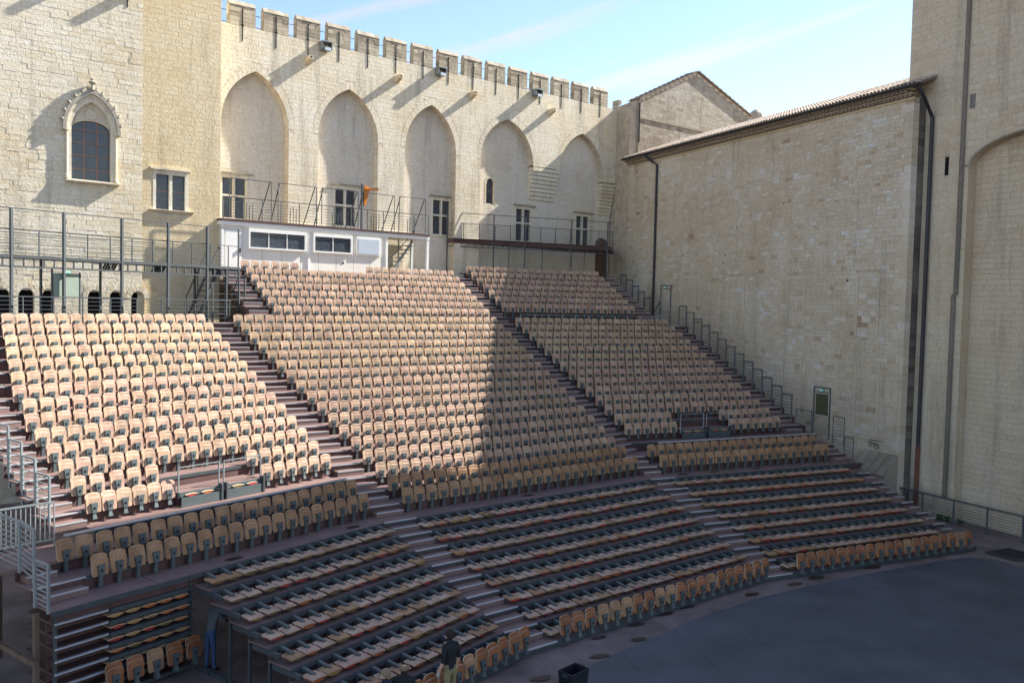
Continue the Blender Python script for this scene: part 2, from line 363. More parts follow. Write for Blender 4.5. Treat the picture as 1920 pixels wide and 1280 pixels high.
# ------------------------------------------------------------------ crenellated wall
ARCH = [(-25.93, 1.78), (-20.64, 1.82), (-15.28, 1.78), (-9.57, 2.10), (-3.22, 1.99)]
ZS, ZA = 17.9, 20.6
def arch_half(wd, z, zs=ZS, za=ZA):
    if z <= zs: return wd
    if z >= za: return 0
    h = za - zs; Rr = (wd * wd + h * h) / (2 * wd); t = z - zs
    return max(0, math.sqrt(Rr * Rr - t * t) - (Rr - wd))
def arch_holes(a, b, extra=0.):
    z = (a + b) / 2; hs = []
    lowz = a
    for c, wd in ARCH:
        hw = arch_half(wd, a)
        if hw > 0: hs.append((c - hw - extra, c + hw + extra))
    if z < 15.85: hs.append((-7.6, -5.1))
    if z < 15.35: hs.append((-1.4, .1))
    return hs
cw = thing('crenellated_wall', 'long crenellated limestone wall with five tall blind pointed arches behind the seating', 'wall', FW(-14, 0, 0))
base = MB()
# recessed back plane and core
base.box(FW, -28.2, .0, -2.2, -.80, 0, 21.2)
zc = [6 + .15 * i for i in range(int((22.7 - 6) / .15) + 1)] + [22.72]
for a, b in zip(zc, zc[1:]):
    ha = [(c - arch_half(wd, a), c + arch_half(wd, a), c - arch_half(wd, b), c + arch_half(wd, b)) for c, wd in ARCH if arch_half(wd, a) > 0]
    ua = -28.2; va = -28.2; lim = []
    for h in sorted(ha): lim.append((ua, h[0], va, h[2])); ua, va = h[1], h[3]
    lim.append((ua, 0, va, 0))
    for (p, q, p2, q2) in lim:
        mid = (p + q) / 2
        if a < 17.88 and -7.6 < mid < -5.1: continue
        if a < 17.48 and mid > -1.4: continue
        if q - p < .01: continue
        base.face([FW(p, -.005, a), FW(q, -.005, a), FW(q2, -.005, b), FW(p2, -.005, b)])
    for h in ha:   # jambs and soffits
        for k, sg in ((0, 1), (1, -1)):
            if a < 17.88 and ((abs(h[k] + 7.47) < .1) or abs(h[k] + 5.21) < .1): continue
            if a < 17.48 and abs(h[k] + 1.23) < .1: continue
            base.face([FW(h[k], -.02, a), FW(h[k + 2], -.02, b), FW(h[k + 2], -.54, b), FW(h[k], -.54, a)], 1, rnd.uniform(.05, .45))
base.box(FW, -28.2, 0, -2.2, -.03, 22.4, 22.70)
part('wall_core', base, [M['mortar'], M['recess']], cw)
def front_spans(a, b):
    sp = sub([(-28.15, -.02)], [])
    hs = []
    for c, wd in ARCH:
        hw = max(arch_half(wd, a), arch_half(wd, b))
        if a < ZA + .35:
            ring = .36 if a > ZS - .3 else .0
            hw = arch_half(wd, a) if a < ZA else 0
            # the voussoir ring
            if a > ZS - .3: hw = arch_half(wd + .30, a, ZS, ZA + .36) if a < ZA + .36 else 0
            if hw > 0: hs.append((c - hw, c + hw))
    if a < 17.88: hs.append((-7.6, -5.1))
    if a < 17.48: hs.append((-1.4, .1))
    return sub(sp, hs)
rg = random.Random(11)
S = masonry(FW, 6.0, 22.72, front_spans, (.19, .26), (.3, .75), 0, .0028, rg, lambda u, z, r: min(1, max(0, r.gauss(.62, .075))))
# voussoirs
for c, wd in ARCH:
    for sg in (-1, 1):
        n = 13
        h0, h1 = ZA - ZS, ZA + .36 - ZS
        def arc(wq, hq, t):
            Rr = (wq * wq + hq * hq) / (2 * wq); am = math.asin(min(1, hq / Rr)); th = am * t
            return sg * (Rr * math.cos(th) - (Rr - wq)), Rr * math.sin(th)
        for k in range(n):
            t0, t1 = (k + .04) / n, (k + .96) / n; q = []
            for (wq, hq) in ((wd, h0), (wd + .30, h1)):
                for t in (t0, t1): q.append(arc(wq, hq, t))
            P = [q[0], q[2], q[3], q[1]]
            if sg < 0: P = P[::-1]
            d = .003 + rg.uniform(0, .003); mbs = MB()
            bk = [FW(c + x, -.03, ZS + z) for x, z in P]; ft = [FW(c + x, d, ZS + z) for x, z in P]
            mbs.prism(bk, ft, 0, min(1, max(0, rg.gauss(.62, .06)))); S.append((mbs, FW(c + P[0][0], d, ZS + P[0][1]), .14))
lay(S, M['cream'], cw)
# blind-bay masonry with window openings
WIN = [(-26.85, 13.08, 15.12, 1.22), (-20.56, 13.15, 15.17, 1.24), (-14.15, 13.10, 15.14, 1.22), (-7.80, 13.12, 15.16, 1.22), (-2.58, 13.15, 15.12, 1.18)]
def bay_spans(a, b):
    sp = []
    for c, wd in ARCH:
        hw = arch_half(wd, a)
        if hw > .05: sp.append((c - hw, c + hw))
    if b < 17.6: sp = [s_ for s_ in sp if s_[0] < -12] + [(-11.67, -.02)]
    hs = []
    for c, z0, z1, wd in WIN:
        if a < z1 + .22 and b > z0 - .12: hs.append((c - wd / 2 - .12, c + wd / 2 + .12))
    if a < 16.95 and b > 15.25: hs.append((-10.98, -10.08))
    return sub(sp, hs)
def bay_face(a, b):
    hs = [(c - wd / 2 - .05, c + wd / 2 + .05) for c, z0, z1, wd in WIN if a < z1 + .04 and b > z0 - .04]
    if a < 16.86 and b > 15.32: hs.append((-10.84, -10.22) if a < 16.5 else (-10.78, -10.28))
    return sub([(-28.15, -.01)], hs)
skin(lambda u, d, z: FW(u, d - .5, z), 6, 20.9, bay_face, .04, -.005, M['mortar'], cw)
S = masonry(lambda u, d, z: FW(u, d - .5, z), 6.0, ZA, bay_spans, (.20, .25), (.35, .7), 0, .0015, random.Random(12), lambda u, z, r: min(1, max(0, r.gauss(.55, .06))))
lay(S, M['recess'], cw, 200)
# corbelled pier feet
for u0_, u1_, zt, zb, nn_ in ((-7.46, -5.21, 17.9, 15.85, 8), (-1.22, -.03, 17.5, 15.35, 9)):
    n = nn_
    for k in range(n):
        z1 = zb + (zt - zb) * (k + 1) / n
        z0_ = zb + (zt - zb) * k / n; d = .5 - .5 * (k + 1) / n + .0
        mb = MB(); mb.box(FW, u0_ + .0, u1_ - .0, -.52, -.48 + .5 * (k + 1) / n, z0_ + .012, z1 - .012, 0, rg.gauss(.5, .12))
        part('corbel', mb, M['cream'], cw)
# mullioned windows
for c, z0, z1, wd in WIN:
    mb = MB(); F = lambda u, d, z, c=c: FW(c + u, d - .5, z)
    h = wd / 2
    mb.box(F, -h - .11, -h, -.25, .02, z0 - .1, z1, 0, .75); mb.box(F, h, h + .11, -.25, .02, z0 - .1, z1, 0, .7)
    mb.box(F, -h - .11, h + .11, -.25, .022, z1, z1 + .2, 0, .72); mb.box(F, -h - .11, h + .11, -.25, .05, z0 - .14, z0, 0, .6)
    wn = part('window', mb, M['cream'], cw)
    mb = MB(); mb.box(F, -h - .28, h + .36, -.02, .12, z1 + .2, z1 + .28, 0, .35); part('lintel', mb, M['grey'], wn)
    mb = MB(); mb.box(F, -.055, .055, -.17, .0, z0, z1, 0, .8); part('mullion', mb, M['cream'], wn)
    zt = z0 + (z1 - z0) * .56
    for x0, x1 in ((-h, -.055), (.055, h)):
        mb = MB(); mb.box(F, x0, x1, -.17, -.004, zt - .05, zt + .05, 0, .8); part('transom', mb, M['cream'], wn)
        for a, b in ((z0, zt - .05), (zt + .05, z1)):
            mb = MB(); mb.box(F, x0, x1, -.19, -.165, a, b); part('pane', mb, M['pane'], wn)
# small round-headed window
mb = MB(); F = lambda u, d, z: FW(-10.53 + u, d - .5, z)
n = 10; outl = [(-.31, 15.32)] + [(-.31 * math.cos(math.pi * k / n), 16.55 + .31 * math.sin(math.pi * k / n)) for k in range(n + 1)] + [(.31, 15.32)]
big = [(x * 1.42, 15.28 if z < 15.4 else 16.55 + (z - 16.55) * 1.4) for x, z in outl]
for k in range(len(outl) - 1):
    mb.prism([F(*p) for p in ((outl[k][0], -.2, outl[k][1]), (big[k][0], -.2, big[k][1]), (big[k + 1][0], -.2, big[k + 1][1]), (outl[k + 1][0], -.2, outl[k + 1][1]))],
             [F(*p) for p in ((outl[k][0], .012, outl[k][1]), (big[k][0], .012, big[k][1]), (big[k + 1][0], .012, big[k + 1][1]), (outl[k + 1][0], .012, outl[k + 1][1]))], 0, .5 + .1 * (k % 3))
wn = part('arched_window', mb, M['cream'], cw)
mb = MB(); mb.face([F(x, -.15, z) for x, z in outl]); part('pane', mb, M['pane'], wn)
mb = MB(); mb.box(F, -.31, .31, -.145, -.12, 16.05, 16.08); part('glazing_bar', mb, M['lead'], wn)
# merlons
LM = lambda u, d, z: Vector((u, -d, z))
rm = random.Random(5); mer_v = []
for v_ in range(5):
    mer = MB(); hh = 1.0 + rm.uniform(-.05, .04)
    mer.box(LM, 0.01, 1.33, -.34, -.006, 0, hh, 1)
    for s_ in masonry(LM, 0, hh, lambda a, b: [(rm.uniform(0, .02), 1.34 - rm.uniform(0, .02))], (.18, .23), (.3, .65), 0, .010, rm, lambda u, z, r: r.gauss(.55 - .3 * z, .13)): mer.merge(s_[0])
    for sgn, uu in ((-1, 0), (1, 1.34)):
        for k in range(4): mer.box(LM, uu - (.01 + rm.uniform(0, .015) if sgn < 0 else 0), uu + (0 if sgn < 0 else .01 + rm.uniform(0, .015)), -.35, -.004, hh * k / 4 + .008, hh * (k + 1) / 4 - .006, 0, rm.gauss(.4, .12))
    cop = MB(); n = 5; j = lambda q: rm.uniform(-q, q)
    rows = [[LM(-.015 + 1.37 * k / n + j(.008), .03 + j(.012), hh + j(.004)) for k in range(n + 1)], [LM(-.015 + 1.37 * k / n + j(.01), -.12 + j(.02), hh + .24 + j(.025)) for k in range(n + 1)], [LM(-.015 + 1.37 * k / n, -.20 + j(.015), hh + .24 + j(.02)) for k in range(n + 1)], [LM(-.015 + 1.37 * k / n, -.37, hh) for k in range(n + 1)]]
    for a_, b_ in zip(rows, rows[1:]):
        for k in range(n): cop.face([a_[k], a_[k + 1], b_[k + 1], b_[k]], 0, rm.uniform(.1, .6))
    for k in (0, n): cop.face([r_[k] for r_ in rows], 0, .3)
    mer_v.append((mer.mesh('merlon', [M['merlon'], M['mortar_dark']]), cop.mesh('coping', M['grey'])))
sl = MB(); sl.box(LM, -.022, .022, -.005, .026, -.75, .86); sl.box(LM, -.075, .075, -.005, .026, .02, .075); sl_me = sl.mesh('arrow_slit', M['dark'])
for k in range(15):
    mer_me, cop_me = mer_v[(k * 3 + k // 4) % 5]
    o = local('merlon', mer_me, cw, tuple(FW(-27.35 + 1.7873 * k, 0, 22.72) - cw.location), (0, 0, WA))
    local('coping', cop_me, o); local('arrow_slit', sl_me, o, (.66 + rm.uniform(-.03, .03), 0, 0))
# water spouts
for u, z in ((-23.15, 21.72), (-17.7, 21.72), (-12.5, 21.66), (-6.2, 21.63)):
    mb = MB(); mb.prism([FW(u - .13, -.02, z - .3), FW(u + .13, -.02, z - .3), FW(u + .13, -.02, z + .12), FW(u - .13, -.02, z + .12)], [FW(u - .11, .52, z - .06), FW(u + .11, .52, z - .06), FW(u + .11, .52, z + .12), FW(u - .11, .52, z + .12)], 0, .35)
    o = part('spout_or_shadow_beam', mb, M['cream'], cw)
    mb = MB(); mb.box(FW, u - .055, u + .055, .50, .523, z, z + .08); part('spout_mouth', mb, M['dark'], o)
# ragged quoins at the corner
for k in range(22):
    z = 17.0 + k * .29; mb = MB(); mb.box(FW, -.02, .12 + .16 * (k % 2), -.5, .04 + rnd.uniform(0, .06), z + .01, z + .28, 0, rnd.gauss(.4, .15)); part('quoin', mb, M['grey'], cw)
# parapet guard rail behind the merlons
gr = thing('parapet_guard_rail', 'thin steel guard rail glimpsed through the gaps between the merlons', 'railing', FW(-14, -1.2, 22.7))
for z in (23.15, 23.75):
    mb = MB(); mb.box(FW, -28, -.2, -1.22, -1.19, z, z + .03); part('rail', mb, M['steel'], gr)
for k in range(16):
    mb = MB(); u = -28.0 + 1.7873 * k; mb.box(FW, u + .3, u + .33, -1.22, -1.19, 22.6, 23.78); part('post', mb, M['steel'], gr)
# floodlights on the wall head
for i, (u, lab) in enumerate(((-22.2, 'leftmost grey floodlight clamped to the top of the crenellated wall'), (-14.85, 'middle grey floodlight clamped under the merlons of the crenellated wall'), (-7.45, 'rightmost grey floodlight clamped under the merlons of the crenellated wall'))):
    f = thing('floodlight', lab, 'floodlight', FW(u, .1, 22.5), 0, 'floodlights on the crenellated wall')
    mb = MB(); mb.box(FW, u - .30, u + .30, -.3, .5, 22.73, 22.79); mb.box(FW, u - .28, u - .24, .02, .46, 22.35, 22.74); mb.box(FW, u + .24, u + .28, .02, .46, 22.35, 22.74); part('frame', mb, M['galv'], f)
    mb = MB(); mb.prism([FW(u - .2, .08, 22.36), FW(u + .2, .08, 22.36), FW(u + .2, .5, 22.26), FW(u - .2, .5, 22.26)], [FW(u - .2, .08, 22.62), FW(u + .2, .08, 22.62), FW(u + .2, .5, 22.46), FW(u - .2, .5, 22.46)]); part('lamp_housing', mb, M['galv'], f)
    mb = MB(); mb.box(FW, u - .17, u + .17, .505, .515, 22.29, 22.43); part('lens', mb, M['shutter'], f)

# ------------------------------------------------------------------ left facade and corner bay
def FA(u, d, z): return FW(u, d + 1.6, z)
lf = thing('palace_facade', 'rough limestone palace facade with ornate pointed window at the left', 'facade', FA(-36, 0, 0))
mb = MB(); mb.box(FA, -46, -31.85, -3, -.35, 0, 34); mb.box(FA, -46, -31.85, -.35, -.006, 24.5, 34); mb.box(FA, -46, -42, -.35, -.006, 0, 24.5); mb.box(FA, -42, -31.85, -.35, -.006, 0, 6.5); part('wall_core', mb, M['mortar'], lf)
ARC = [(-37.5, .36), (-36.54, .30), (-35.70, .24), (-33.85, .29), (-32.98, .26), (-32.03, .29)]
def lf_spans(a, b):
    hs = []
    if b > 13.9 and a < 17.55:
        zz = (a + b) / 2
        hw = .92 if zz < 16.2 else max(0, .92 * math.sqrt(max(0, 1 - ((zz - 16.2) / 1.4) ** 2)))
        hs.append((-34.0 - hw, -34.0 + hw))
    if a < 9.1:
        for c, h in ARC:
            t = max(0, a - 8.85); hw = h * (1 - (t / .45) ** 2) if t < .45 else 0
            if hw > 0: hs.append((c - hw, c + hw))
    return sub([(-42, -31.85)], hs)
skin(FA, 6.5, 24.5, lf_spans, .03, -.006, M['mortar'], lf)
S = masonry(FA, 6.5, 24.5, lf_spans, (.16, .26), (.26, .8), 0, .0095, random.Random(21), lambda u, z, r: min(1, max(0, r.gauss(.6, .09))))
lay(S, M['cream'], lf)
for c, h in ARC:
    n = 8; o2 = [(-h, 7.0), (-h, 8.85)] + [(-h * math.cos(math.pi * k / n), 8.85 + .36 * math.sin(math.pi * k / n)) for k in range(1, n)] + [(h, 8.85), (h, 7.0)]
    mb = MB(); mb.face([FA(c + x * 1.1, -.32, z) for x, z in o2])
    for (x0, z0), (x1, z1) in zip(o2, o2[1:]): mb.face([FA(c + x0, .0, z0), FA(c + x1, .0, z1), FA(c + x1, -.33, z1), FA(c + x0, -.33, z0)], 1, .35)
    part('arcade_opening', mb, [M['dark'], M['cream']], lf)
    for k in range(7):
        a0, a1 = math.pi * k / 7, math.pi * (k + .93) / 7; mb = MB(); P = []
        for rr, aa in ((1, a0), (1.75, a0), (1.75, a1), (1, a1)): P.append((c - h * rr * math.cos(aa), 8.85 + (.36 if rr == 1 else .62) * math.sin(aa)))
        mb.prism([FA(x, -.03, z) for x, z in P], [FA(x, .015 + rnd.uniform(0, .01), z) for x, z in P], 0, rnd.gauss(.5, .15)); part('arch_stone', mb, M['cream'], lf)
# the ornate window
def pointed(wd, zb, zs, za, n=9):
    L_ = [(-wd, zb)] + [(-arch_half(wd, zs + (za - zs) * math.sin(k / n * math.pi / 2), zs, za), zs + (za - zs) * math.sin(k / n * math.pi / 2)) for k in range(n + 1)]
    return L_ + [(-x, z) for x, z in reversed(L_[:-1])]
UC = -34.0
def ring(o_in, o_out, d0, d1, mat, name, parent, tint=.7):
    mb = MB()
    for k in range(len(o_in) - 1):
        P = [o_in[k], o_out[k], o_out[k + 1], o_in[k + 1]]
        mb.prism([FA(UC + x, d0, z) for x, z in P], [FA(UC + x, d1, z) for x, z in P], 0, tint + .06 * (k % 2))
    return part(name, mb, mat, parent)
wi = ring(pointed(.80, 14.02, 16.25, 17.45), pointed(.95, 14.02, 16.25, 17.68), -.34, .05, M['cream'], 'ornate_window', lf, .8)
ring(pointed(.95, 14.02, 16.25, 17.68), pointed(1.03, 14.02, 16.25, 17.80), -.03, .10, M['cream'], 'moulding', wi, .7)
ring(pointed(1.03, 16.1, 16.25, 17.80), pointed(1.17, 16.1, 16.25, 18.02), -.03, .22, M['grey'], 'hood_mould', wi, .6)
mb = MB(); mb.face([FA(UC + x, -.22, z) for x, z in pointed(.82, 14.0, 16.25, 17.47)]); part('pane', mb, M['pane'], wi)
# blind tracery over the lights
mb = MB(); tr = [(-.80, 16.2)] + [(-.80 * math.cos(math.pi * k / 10), 16.25 + .42 * math.sin(math.pi * k / 10)) for k in range(11)]
pt = pointed(.80, 16.2, 16.25, 17.45); mb.face([FA(UC + x, -.13, z) for x, z in ([(-.8, 16.25)] + [(-.8 * math.cos(math.pi * k / 10), 16.25 + .42 * math.sin(math.pi * k / 10)) for k in range(1, 10)] + [(.8, 16.25)] + list(reversed(pt[2:-2])))], 0, .45); part('tracery_panel', mb, M['recess'], wi)
mb = MB(); mb.tube([FA(UC + .26 * math.cos(a * math.pi / 8), -.11, 16.98 + .26 * math.sin(a * math.pi / 8)) for a in range(17)], .035, 5); part('tracery_ring', mb, M['cream'], wi)
mb = MB(); mb.tube([FA(UC - .8 * math.cos(math.pi * k / 10), -.13, 16.25 + .42 * math.sin(math.pi * k / 10)) for k in range(11)], .035, 5); part('tracery_arch', mb, M['cream'], wi)
for x in (-.27, .27):
    mb = MB(); mb.box(FA, UC + x - .018, UC + x + .018, -.21, -.17, 14.02, 16.6); part('glazing_bar', mb, M['lead'], wi)
for z in (14.5, 15.1, 15.65, 16.2):
    mb = MB(); mb.box(FA, UC - .8, UC + .8, -.21, -.178, z, z + .026); part('glazing_bar', mb, M['lead'], wi)
lat = MB()
for k in range(-16, 17):
    for sg in (-1, 1):
        x0 = k * .13; P0 = (x0, 14.05); 
        a = []
        for t in range(0, 40):
            x = x0 + sg * t * .065; z = 14.05 + t * .065
            if abs(x) < .79 and z < 16.25 + .42 * math.sqrt(max(0, 1 - (x / .8) ** 2)): a.append((x, z))
        if len(a) > 1:
            (xa, za_), (xb, zb_) = a[0], a[-1]
            lat.face([FA(UC + xa, -.205, za_), FA(UC + xa + .012, -.205, za_), FA(UC + xb + .012, -.205, zb_), FA(UC + xb, -.205, zb_)])
part('lead_lattice', lat, M['galv'], wi)
mb = MB(); mb.prism([FA(UC - 1.05, -.03, 13.84), FA(UC + 1.12, -.03, 13.84), FA(UC + 1.12, .24, 13.92), FA(UC - 1.05, .24, 13.92)], [FA(UC - 1.05, -.03, 14.03), FA(UC + 1.12, -.03, 14.03), FA(UC + 1.12, .24, 13.98), FA(UC - 1.05, .24, 13.98)], 0, .6); part('sill', mb, M['cream'], wi)
for sg in (-1, 1):
    mb = MB(); mb.tube([FA(UC + sg * .99, .09, z) for z in (14.03, 14.2, 14.22, 16.05, 16.1, 16.28)], [.11, .09, .055, .055, .1, .11], 8); part('colonnette', mb, M['cream'], wi)
    for k in range(6):
        t = .08 + k * .15; z = 16.3 + 1.72 * math.sin(t * math.pi / 2) ** 1.0; x = sg * (arch_half(1.17, z, 16.25, 18.02) - .02)
        mb = MB(); p = FA(UC + x, .16, z)
        mb.tube([p, p + WE * sg * .05 + Vector((0, 0, .04)), p + WE * sg * .08 + Vector((0, 0, .10)), p + WE * sg * .05 + Vector((0, 0, .14))], [.08, .085, .07, .03], 6); part('crocket', mb, M['grey'], wi)
mb = MB(); mb.tube([FA(UC, .2, z) for z in (17.95, 18.12, 18.2, 18.25, 18.3, 18.36, 18.42, 18.5)], [.11, .07, .06, .15, .16, .07, .09, .03], 8); part('finial', mb, M['grey'], wi)
# slit near the top and unseen stone beams added out of frame to cast long slanting shadows
mb = MB(); mb.box(FA, -32.55, -32.51, -.03, .036, 21.9, 22.9); part('arrow_slit', mb, M['dark'], lf)
for u, z, l in ((-32.9, 24.1, .75), (-30.2, 24.4, .9)):
    mb = MB(); F = FA if u < -31.9 else (lambda a, d, c: FW(a, d + 1.5, c))
    mb.prism([F(u - .16, -.02, z - .4), F(u + .16, -.02, z - .4), F(u + .16, -.02, z + .1), F(u - .16, -.02, z + .1)], [F(u - .14, l, z - .15), F(u + .14, l, z - .15), F(u + .14, l, z + .1), F(u - .14, l, z + .1)], 0, .4); part('spout_or_shadow_beam', mb, M['grey'], lf)

def FB(u, d, z): return FW(u - .17, d + 1.5, 9 + (z - 9) * .988)
mbk = thing('corner_bay', 'warm limestone bay with a twin-light window left of the crenellated wall', 'facade', FB(-30, 0, 0))
mb = MB(); mb.box(FB, -31.7, -28.1, -3, -.35, 0, 34); mb.box(FB, -31.7, -28.1, -.35, -.005, 24.5, 34); mb.box(FB, -31.7, -28.1, -.35, -.005, 0, 6.5); mb.box(FB, -28.104, -28.1, -.35, -.006, 6.5, 24.5); part('wall_core', mb, M['mortar'], mbk)
def mb_spans(a, b):
    return sub([(-31.86, -28.08)], [(-31.2, -29.6)] if (b > 13.0 and a < 14.9) else [])
skin(FB, 6.5, 24.5, mb_spans, .05, -.005, M['mortar'], mbk)
S = masonry(FB, 6.5, 24.5, mb_spans, (.19, .26), (.3, .7), 0, .003, random.Random(23), lambda u, z, r: min(1, max(0, r.gauss(.55, .08))))
lay(S, M['bay'], mbk, 200)
mb = MB()
for a, b in ((-31.2, -31.06), (-29.74, -29.6), (-30.47, -30.33)): mb.box(FB, a, b, -.25, .015, 13.0, 14.72, 0, .8)
mb.box(FB, -31.2, -29.6, -.25, .017, 14.72, 14.98, 0, .75); mb.box(FB, -31.2, -29.6, -.25, .0, 12.9, 13.0, 0, .6)
wn = part('window', mb, M['cream'], mbk)
mb = MB(); mb.box(FB, -31.35, -29.5, -.03, .12, 14.93, 15.03, 0, .6); part('lintel', mb, M['cream'], wn)
mb = MB(); mb.prism([FB(-31.3, -.03, 12.9), FB(-29.4, -.03, 12.9), FB(-29.4, .1, 12.95), FB(-31.3, .1, 12.95)], [FB(-31.34, -.03, 13.08), FB(-29.36, -.03, 13.08), FB(-29.36, .18, 13.05), FB(-31.34, .18, 13.05)], 0, .4); part('sill', mb, M['cream'], wn)
for a, b in ((-31.06, -30.47), (-30.33, -29.74)):
    for z0, z1 in ((13.08, 13.95), (13.98, 14.72)):
        mb = MB(); mb.box(FB, a, b, -.2, -.17, z0, z1); part('pane', mb, M['pane'], wn)
    mb = MB(); mb.box(FB, a, b, -.17, -.155, 13.95, 13.98); part('glazing_bar', mb, M['lead'], wn)

# ------------------------------------------------------------------ hall on the right: rubble wall, cornice, canal tiles
hl = thing('hall_building', 'long shaded hall of patched pale stone with tiled eave along the right', 'building', (XW, 38, 0))
mb = MB(); mb.box(FH, 26.79, 49.5, -.75, -.008, 0, 18.6); mb.box(FH, 49.45, 54, -.7, .02, 0, 22.9); part('wall_core', mb, M['mortar_dark'], hl)
BW = [(42.4, 1.15, 8.9, 10.8), (38.1, 1.1, 7.9, 10.65), (33.5, 1.05, 8.2, 10.6), (28.9, 1.1, 7.8, 10.65), (33.6, 1.15, 3.6, 6.45), (28.75, 1.2, 3.2, 6.45)]
def hl_spans(a, b):
    hs = [(c - w_ / 2 - .16, c + w_ / 2 + .16) for c, w_, z0, z1 in BW if b > z0 and a < z1 + .22]
    return sub([(26.8, 51.0)], hs)
def hl_tint(u, z, r):
    t = r.gauss(.58, .075)
    q = r.random()
    if q < .035: t = r.uniform(.1, .35)
    elif q < .12: t = r.uniform(.72, .92)
    return min(1, max(0, t))
S = masonry(FH, 0, 18.5, hl_spans, (.14, .24), (.2, .58), 0, .008, random.Random(31), hl_tint, gap=.010)
lay(S, M['mixed'], hl)
for c, w_, z0, z1 in BW:
    mb = MB(); h = w_ / 2
    mb.box(FH, c - h - .15, c - h, -.03, .018, z0, z1, 0, .6); mb.box(FH, c + h, c + h + .15, -.03, .018, z0, z1, 0, .62); mb.box(FH, c - h - .15, c + h + .15, -.03, .02, z1, z1 + .2, 0, .6)
    bw = part('blocked_window', mb, M['mixed'], hl)
    fill = MB()
    for s_ in masonry(lambda u, d, z: FH(u, d - .004, z), z0, z1, lambda a, b: [(c - h + .01, c + h - .01)], (.22, .3), (.3, .6), 0, .006, rnd, hl_tint, gap=.014): fill.merge(s_[0])
    part('infill', fill, M['mixed'], bw)
for k in range(7):
    y, z = 28.5 + rnd.random() * 19, 9 + rnd.random() * 8.5; mb = MB(); q = rnd.uniform(.04, .06); mb.box(FH, y - q, y + q, -.02, .014, z - q, z + q); part('putlog_hole', mb, M['wood_old'], hl)
# pale corner quoins
for k in range(46):
    z = .4 + k * .39; l = .34 + .26 * (k % 2); mb = MB(); mb.box(FH, 26.765, 26.8 + l, -.35, .02, z + .005, z + .383, 0, rnd.gauss(.62, .1)); part('quoin', mb, M['mixed'], hl)
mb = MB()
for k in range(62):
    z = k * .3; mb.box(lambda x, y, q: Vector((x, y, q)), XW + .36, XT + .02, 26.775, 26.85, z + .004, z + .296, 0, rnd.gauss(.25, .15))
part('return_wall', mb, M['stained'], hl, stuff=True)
# cornice: two rows of tile ends over a band
mb = MB(); mb.box(FH, 26.75, 49.5, -.05, .06, 18.5, 18.6, 0, .4); mb.box(FH, 26.75, 49.5, -.05, .22, 18.72, 18.76, 0, .4); mb.box(FH, 26.75, 49.5, -.05, .40, 18.9, 18.94, 0, .4); part('cornice', mb, M['cream'], hl)
gen = MB()
for row, (z, d) in enumerate(((18.6, .22), (18.77, .38))):
    for k in range(100):
        y = 26.86 + k * .226 + .11 * row; n = 5
        pr = [(y + .10 * math.cos(math.pi * j / n), z + .12 * math.sin(math.pi * j / n)) for j in range(n + 1)]
        gen.prism([FH(a, -.02, c) for a, c in pr], [FH(a, d, c) for a, c in pr], 0)
part('tile_corbels', gen, M['tile_dark'], hl, stuff=True)
mb = MB(); n = 6
pr = [(.40 + .10 - .10 * math.cos(math.pi * j / n), 19.0 - .10 * math.sin(math.pi * j / n)) for j in range(n + 1)]
for (a, b) in zip(pr, pr[1:]): mb.prism([FH(26.0, a[0], a[1]), FH(26.0, b[0], b[1]), FH(26.0, b[0], b[1] + .012), FH(26.0, a[0], a[1] + .012)], [FH(49.6, a[0], a[1]), FH(49.6, b[0], b[1]), FH(49.6, b[0], b[1] + .012), FH(49.6, a[0], a[1] + .012)])
part('gutter', mb, M['pipe'], hl)
# roof slab and columns of canal tiles
sl_, dp = math.tan(R(20)), 5.2
mb = MB(); mb.prism([(XW - .48, 26.3, 18.95), (XW - .48, 49.55, 18.95), (XW + dp, 49.55, 18.95 + sl_ * (dp + .48)), (XW + dp, 26.3, 18.95 + sl_ * (dp + .48))], [(XW - .48, 26.3, 19.02), (XW - .48, 49.55, 19.02), (XW + dp, 49.55, 19.02 + sl_ * (dp + .48)), (XW + dp, 26.3, 19.02 + sl_ * (dp + .48))]); roof = part('roof', mb, M['tile_dark'], hl)
mb = MB(); mb.box(I3, XW + .03, XW + dp, 49.3, 49.5, 18.4, 18.98); part('roof_back', mb, M['mortar'], hl)
rtl = random.Random(3)
tms = []
for v in range(5):
    tm = MB(); n = 6; L_ = .42; nt_ = 13
    for j in range(nt_):
        r_ = .085 + rtl.uniform(-.006, .006); x0 = j * L_; ox = rtl.uniform(-.012, .012)
        a = [(ox + r_ * math.cos(math.pi * q / n), r_ * math.sin(math.pi * q / n) + .035) for q in range(n + 1)]; b = [(ox + r_ * .78 * math.cos(math.pi * q / n), r_ * .78 * math.sin(math.pi * q / n) + .012) for q in range(n + 1)]
        i = len(tm.v)
        tm.v += [(x0 - .03, y, z) for y, z in a] + [(x0 + L_ + .03, y, z) for y, z in b] + [(x0 - .03, y * .8, z - .014) for y, z in a]
        for q in range(n):
            tm.f += [(i + q, i + n + 1 + q, i + n + 2 + q, i + q + 1), (i + q, i + q + 1, i + 2 * n + 3 + q, i + 2 * n + 2 + q)]; tm.mi += [0, 0]; tm.t += [.5, .5]
    tms.append(tm.mesh('tile_column', M['tile']))
for k in range(112):
    o = local('tile_column', rtl.choice(tms), hl, (-.52, 26.36 + k * .2075 - 38, 19.03 - .012), (0, -R(20), 0))
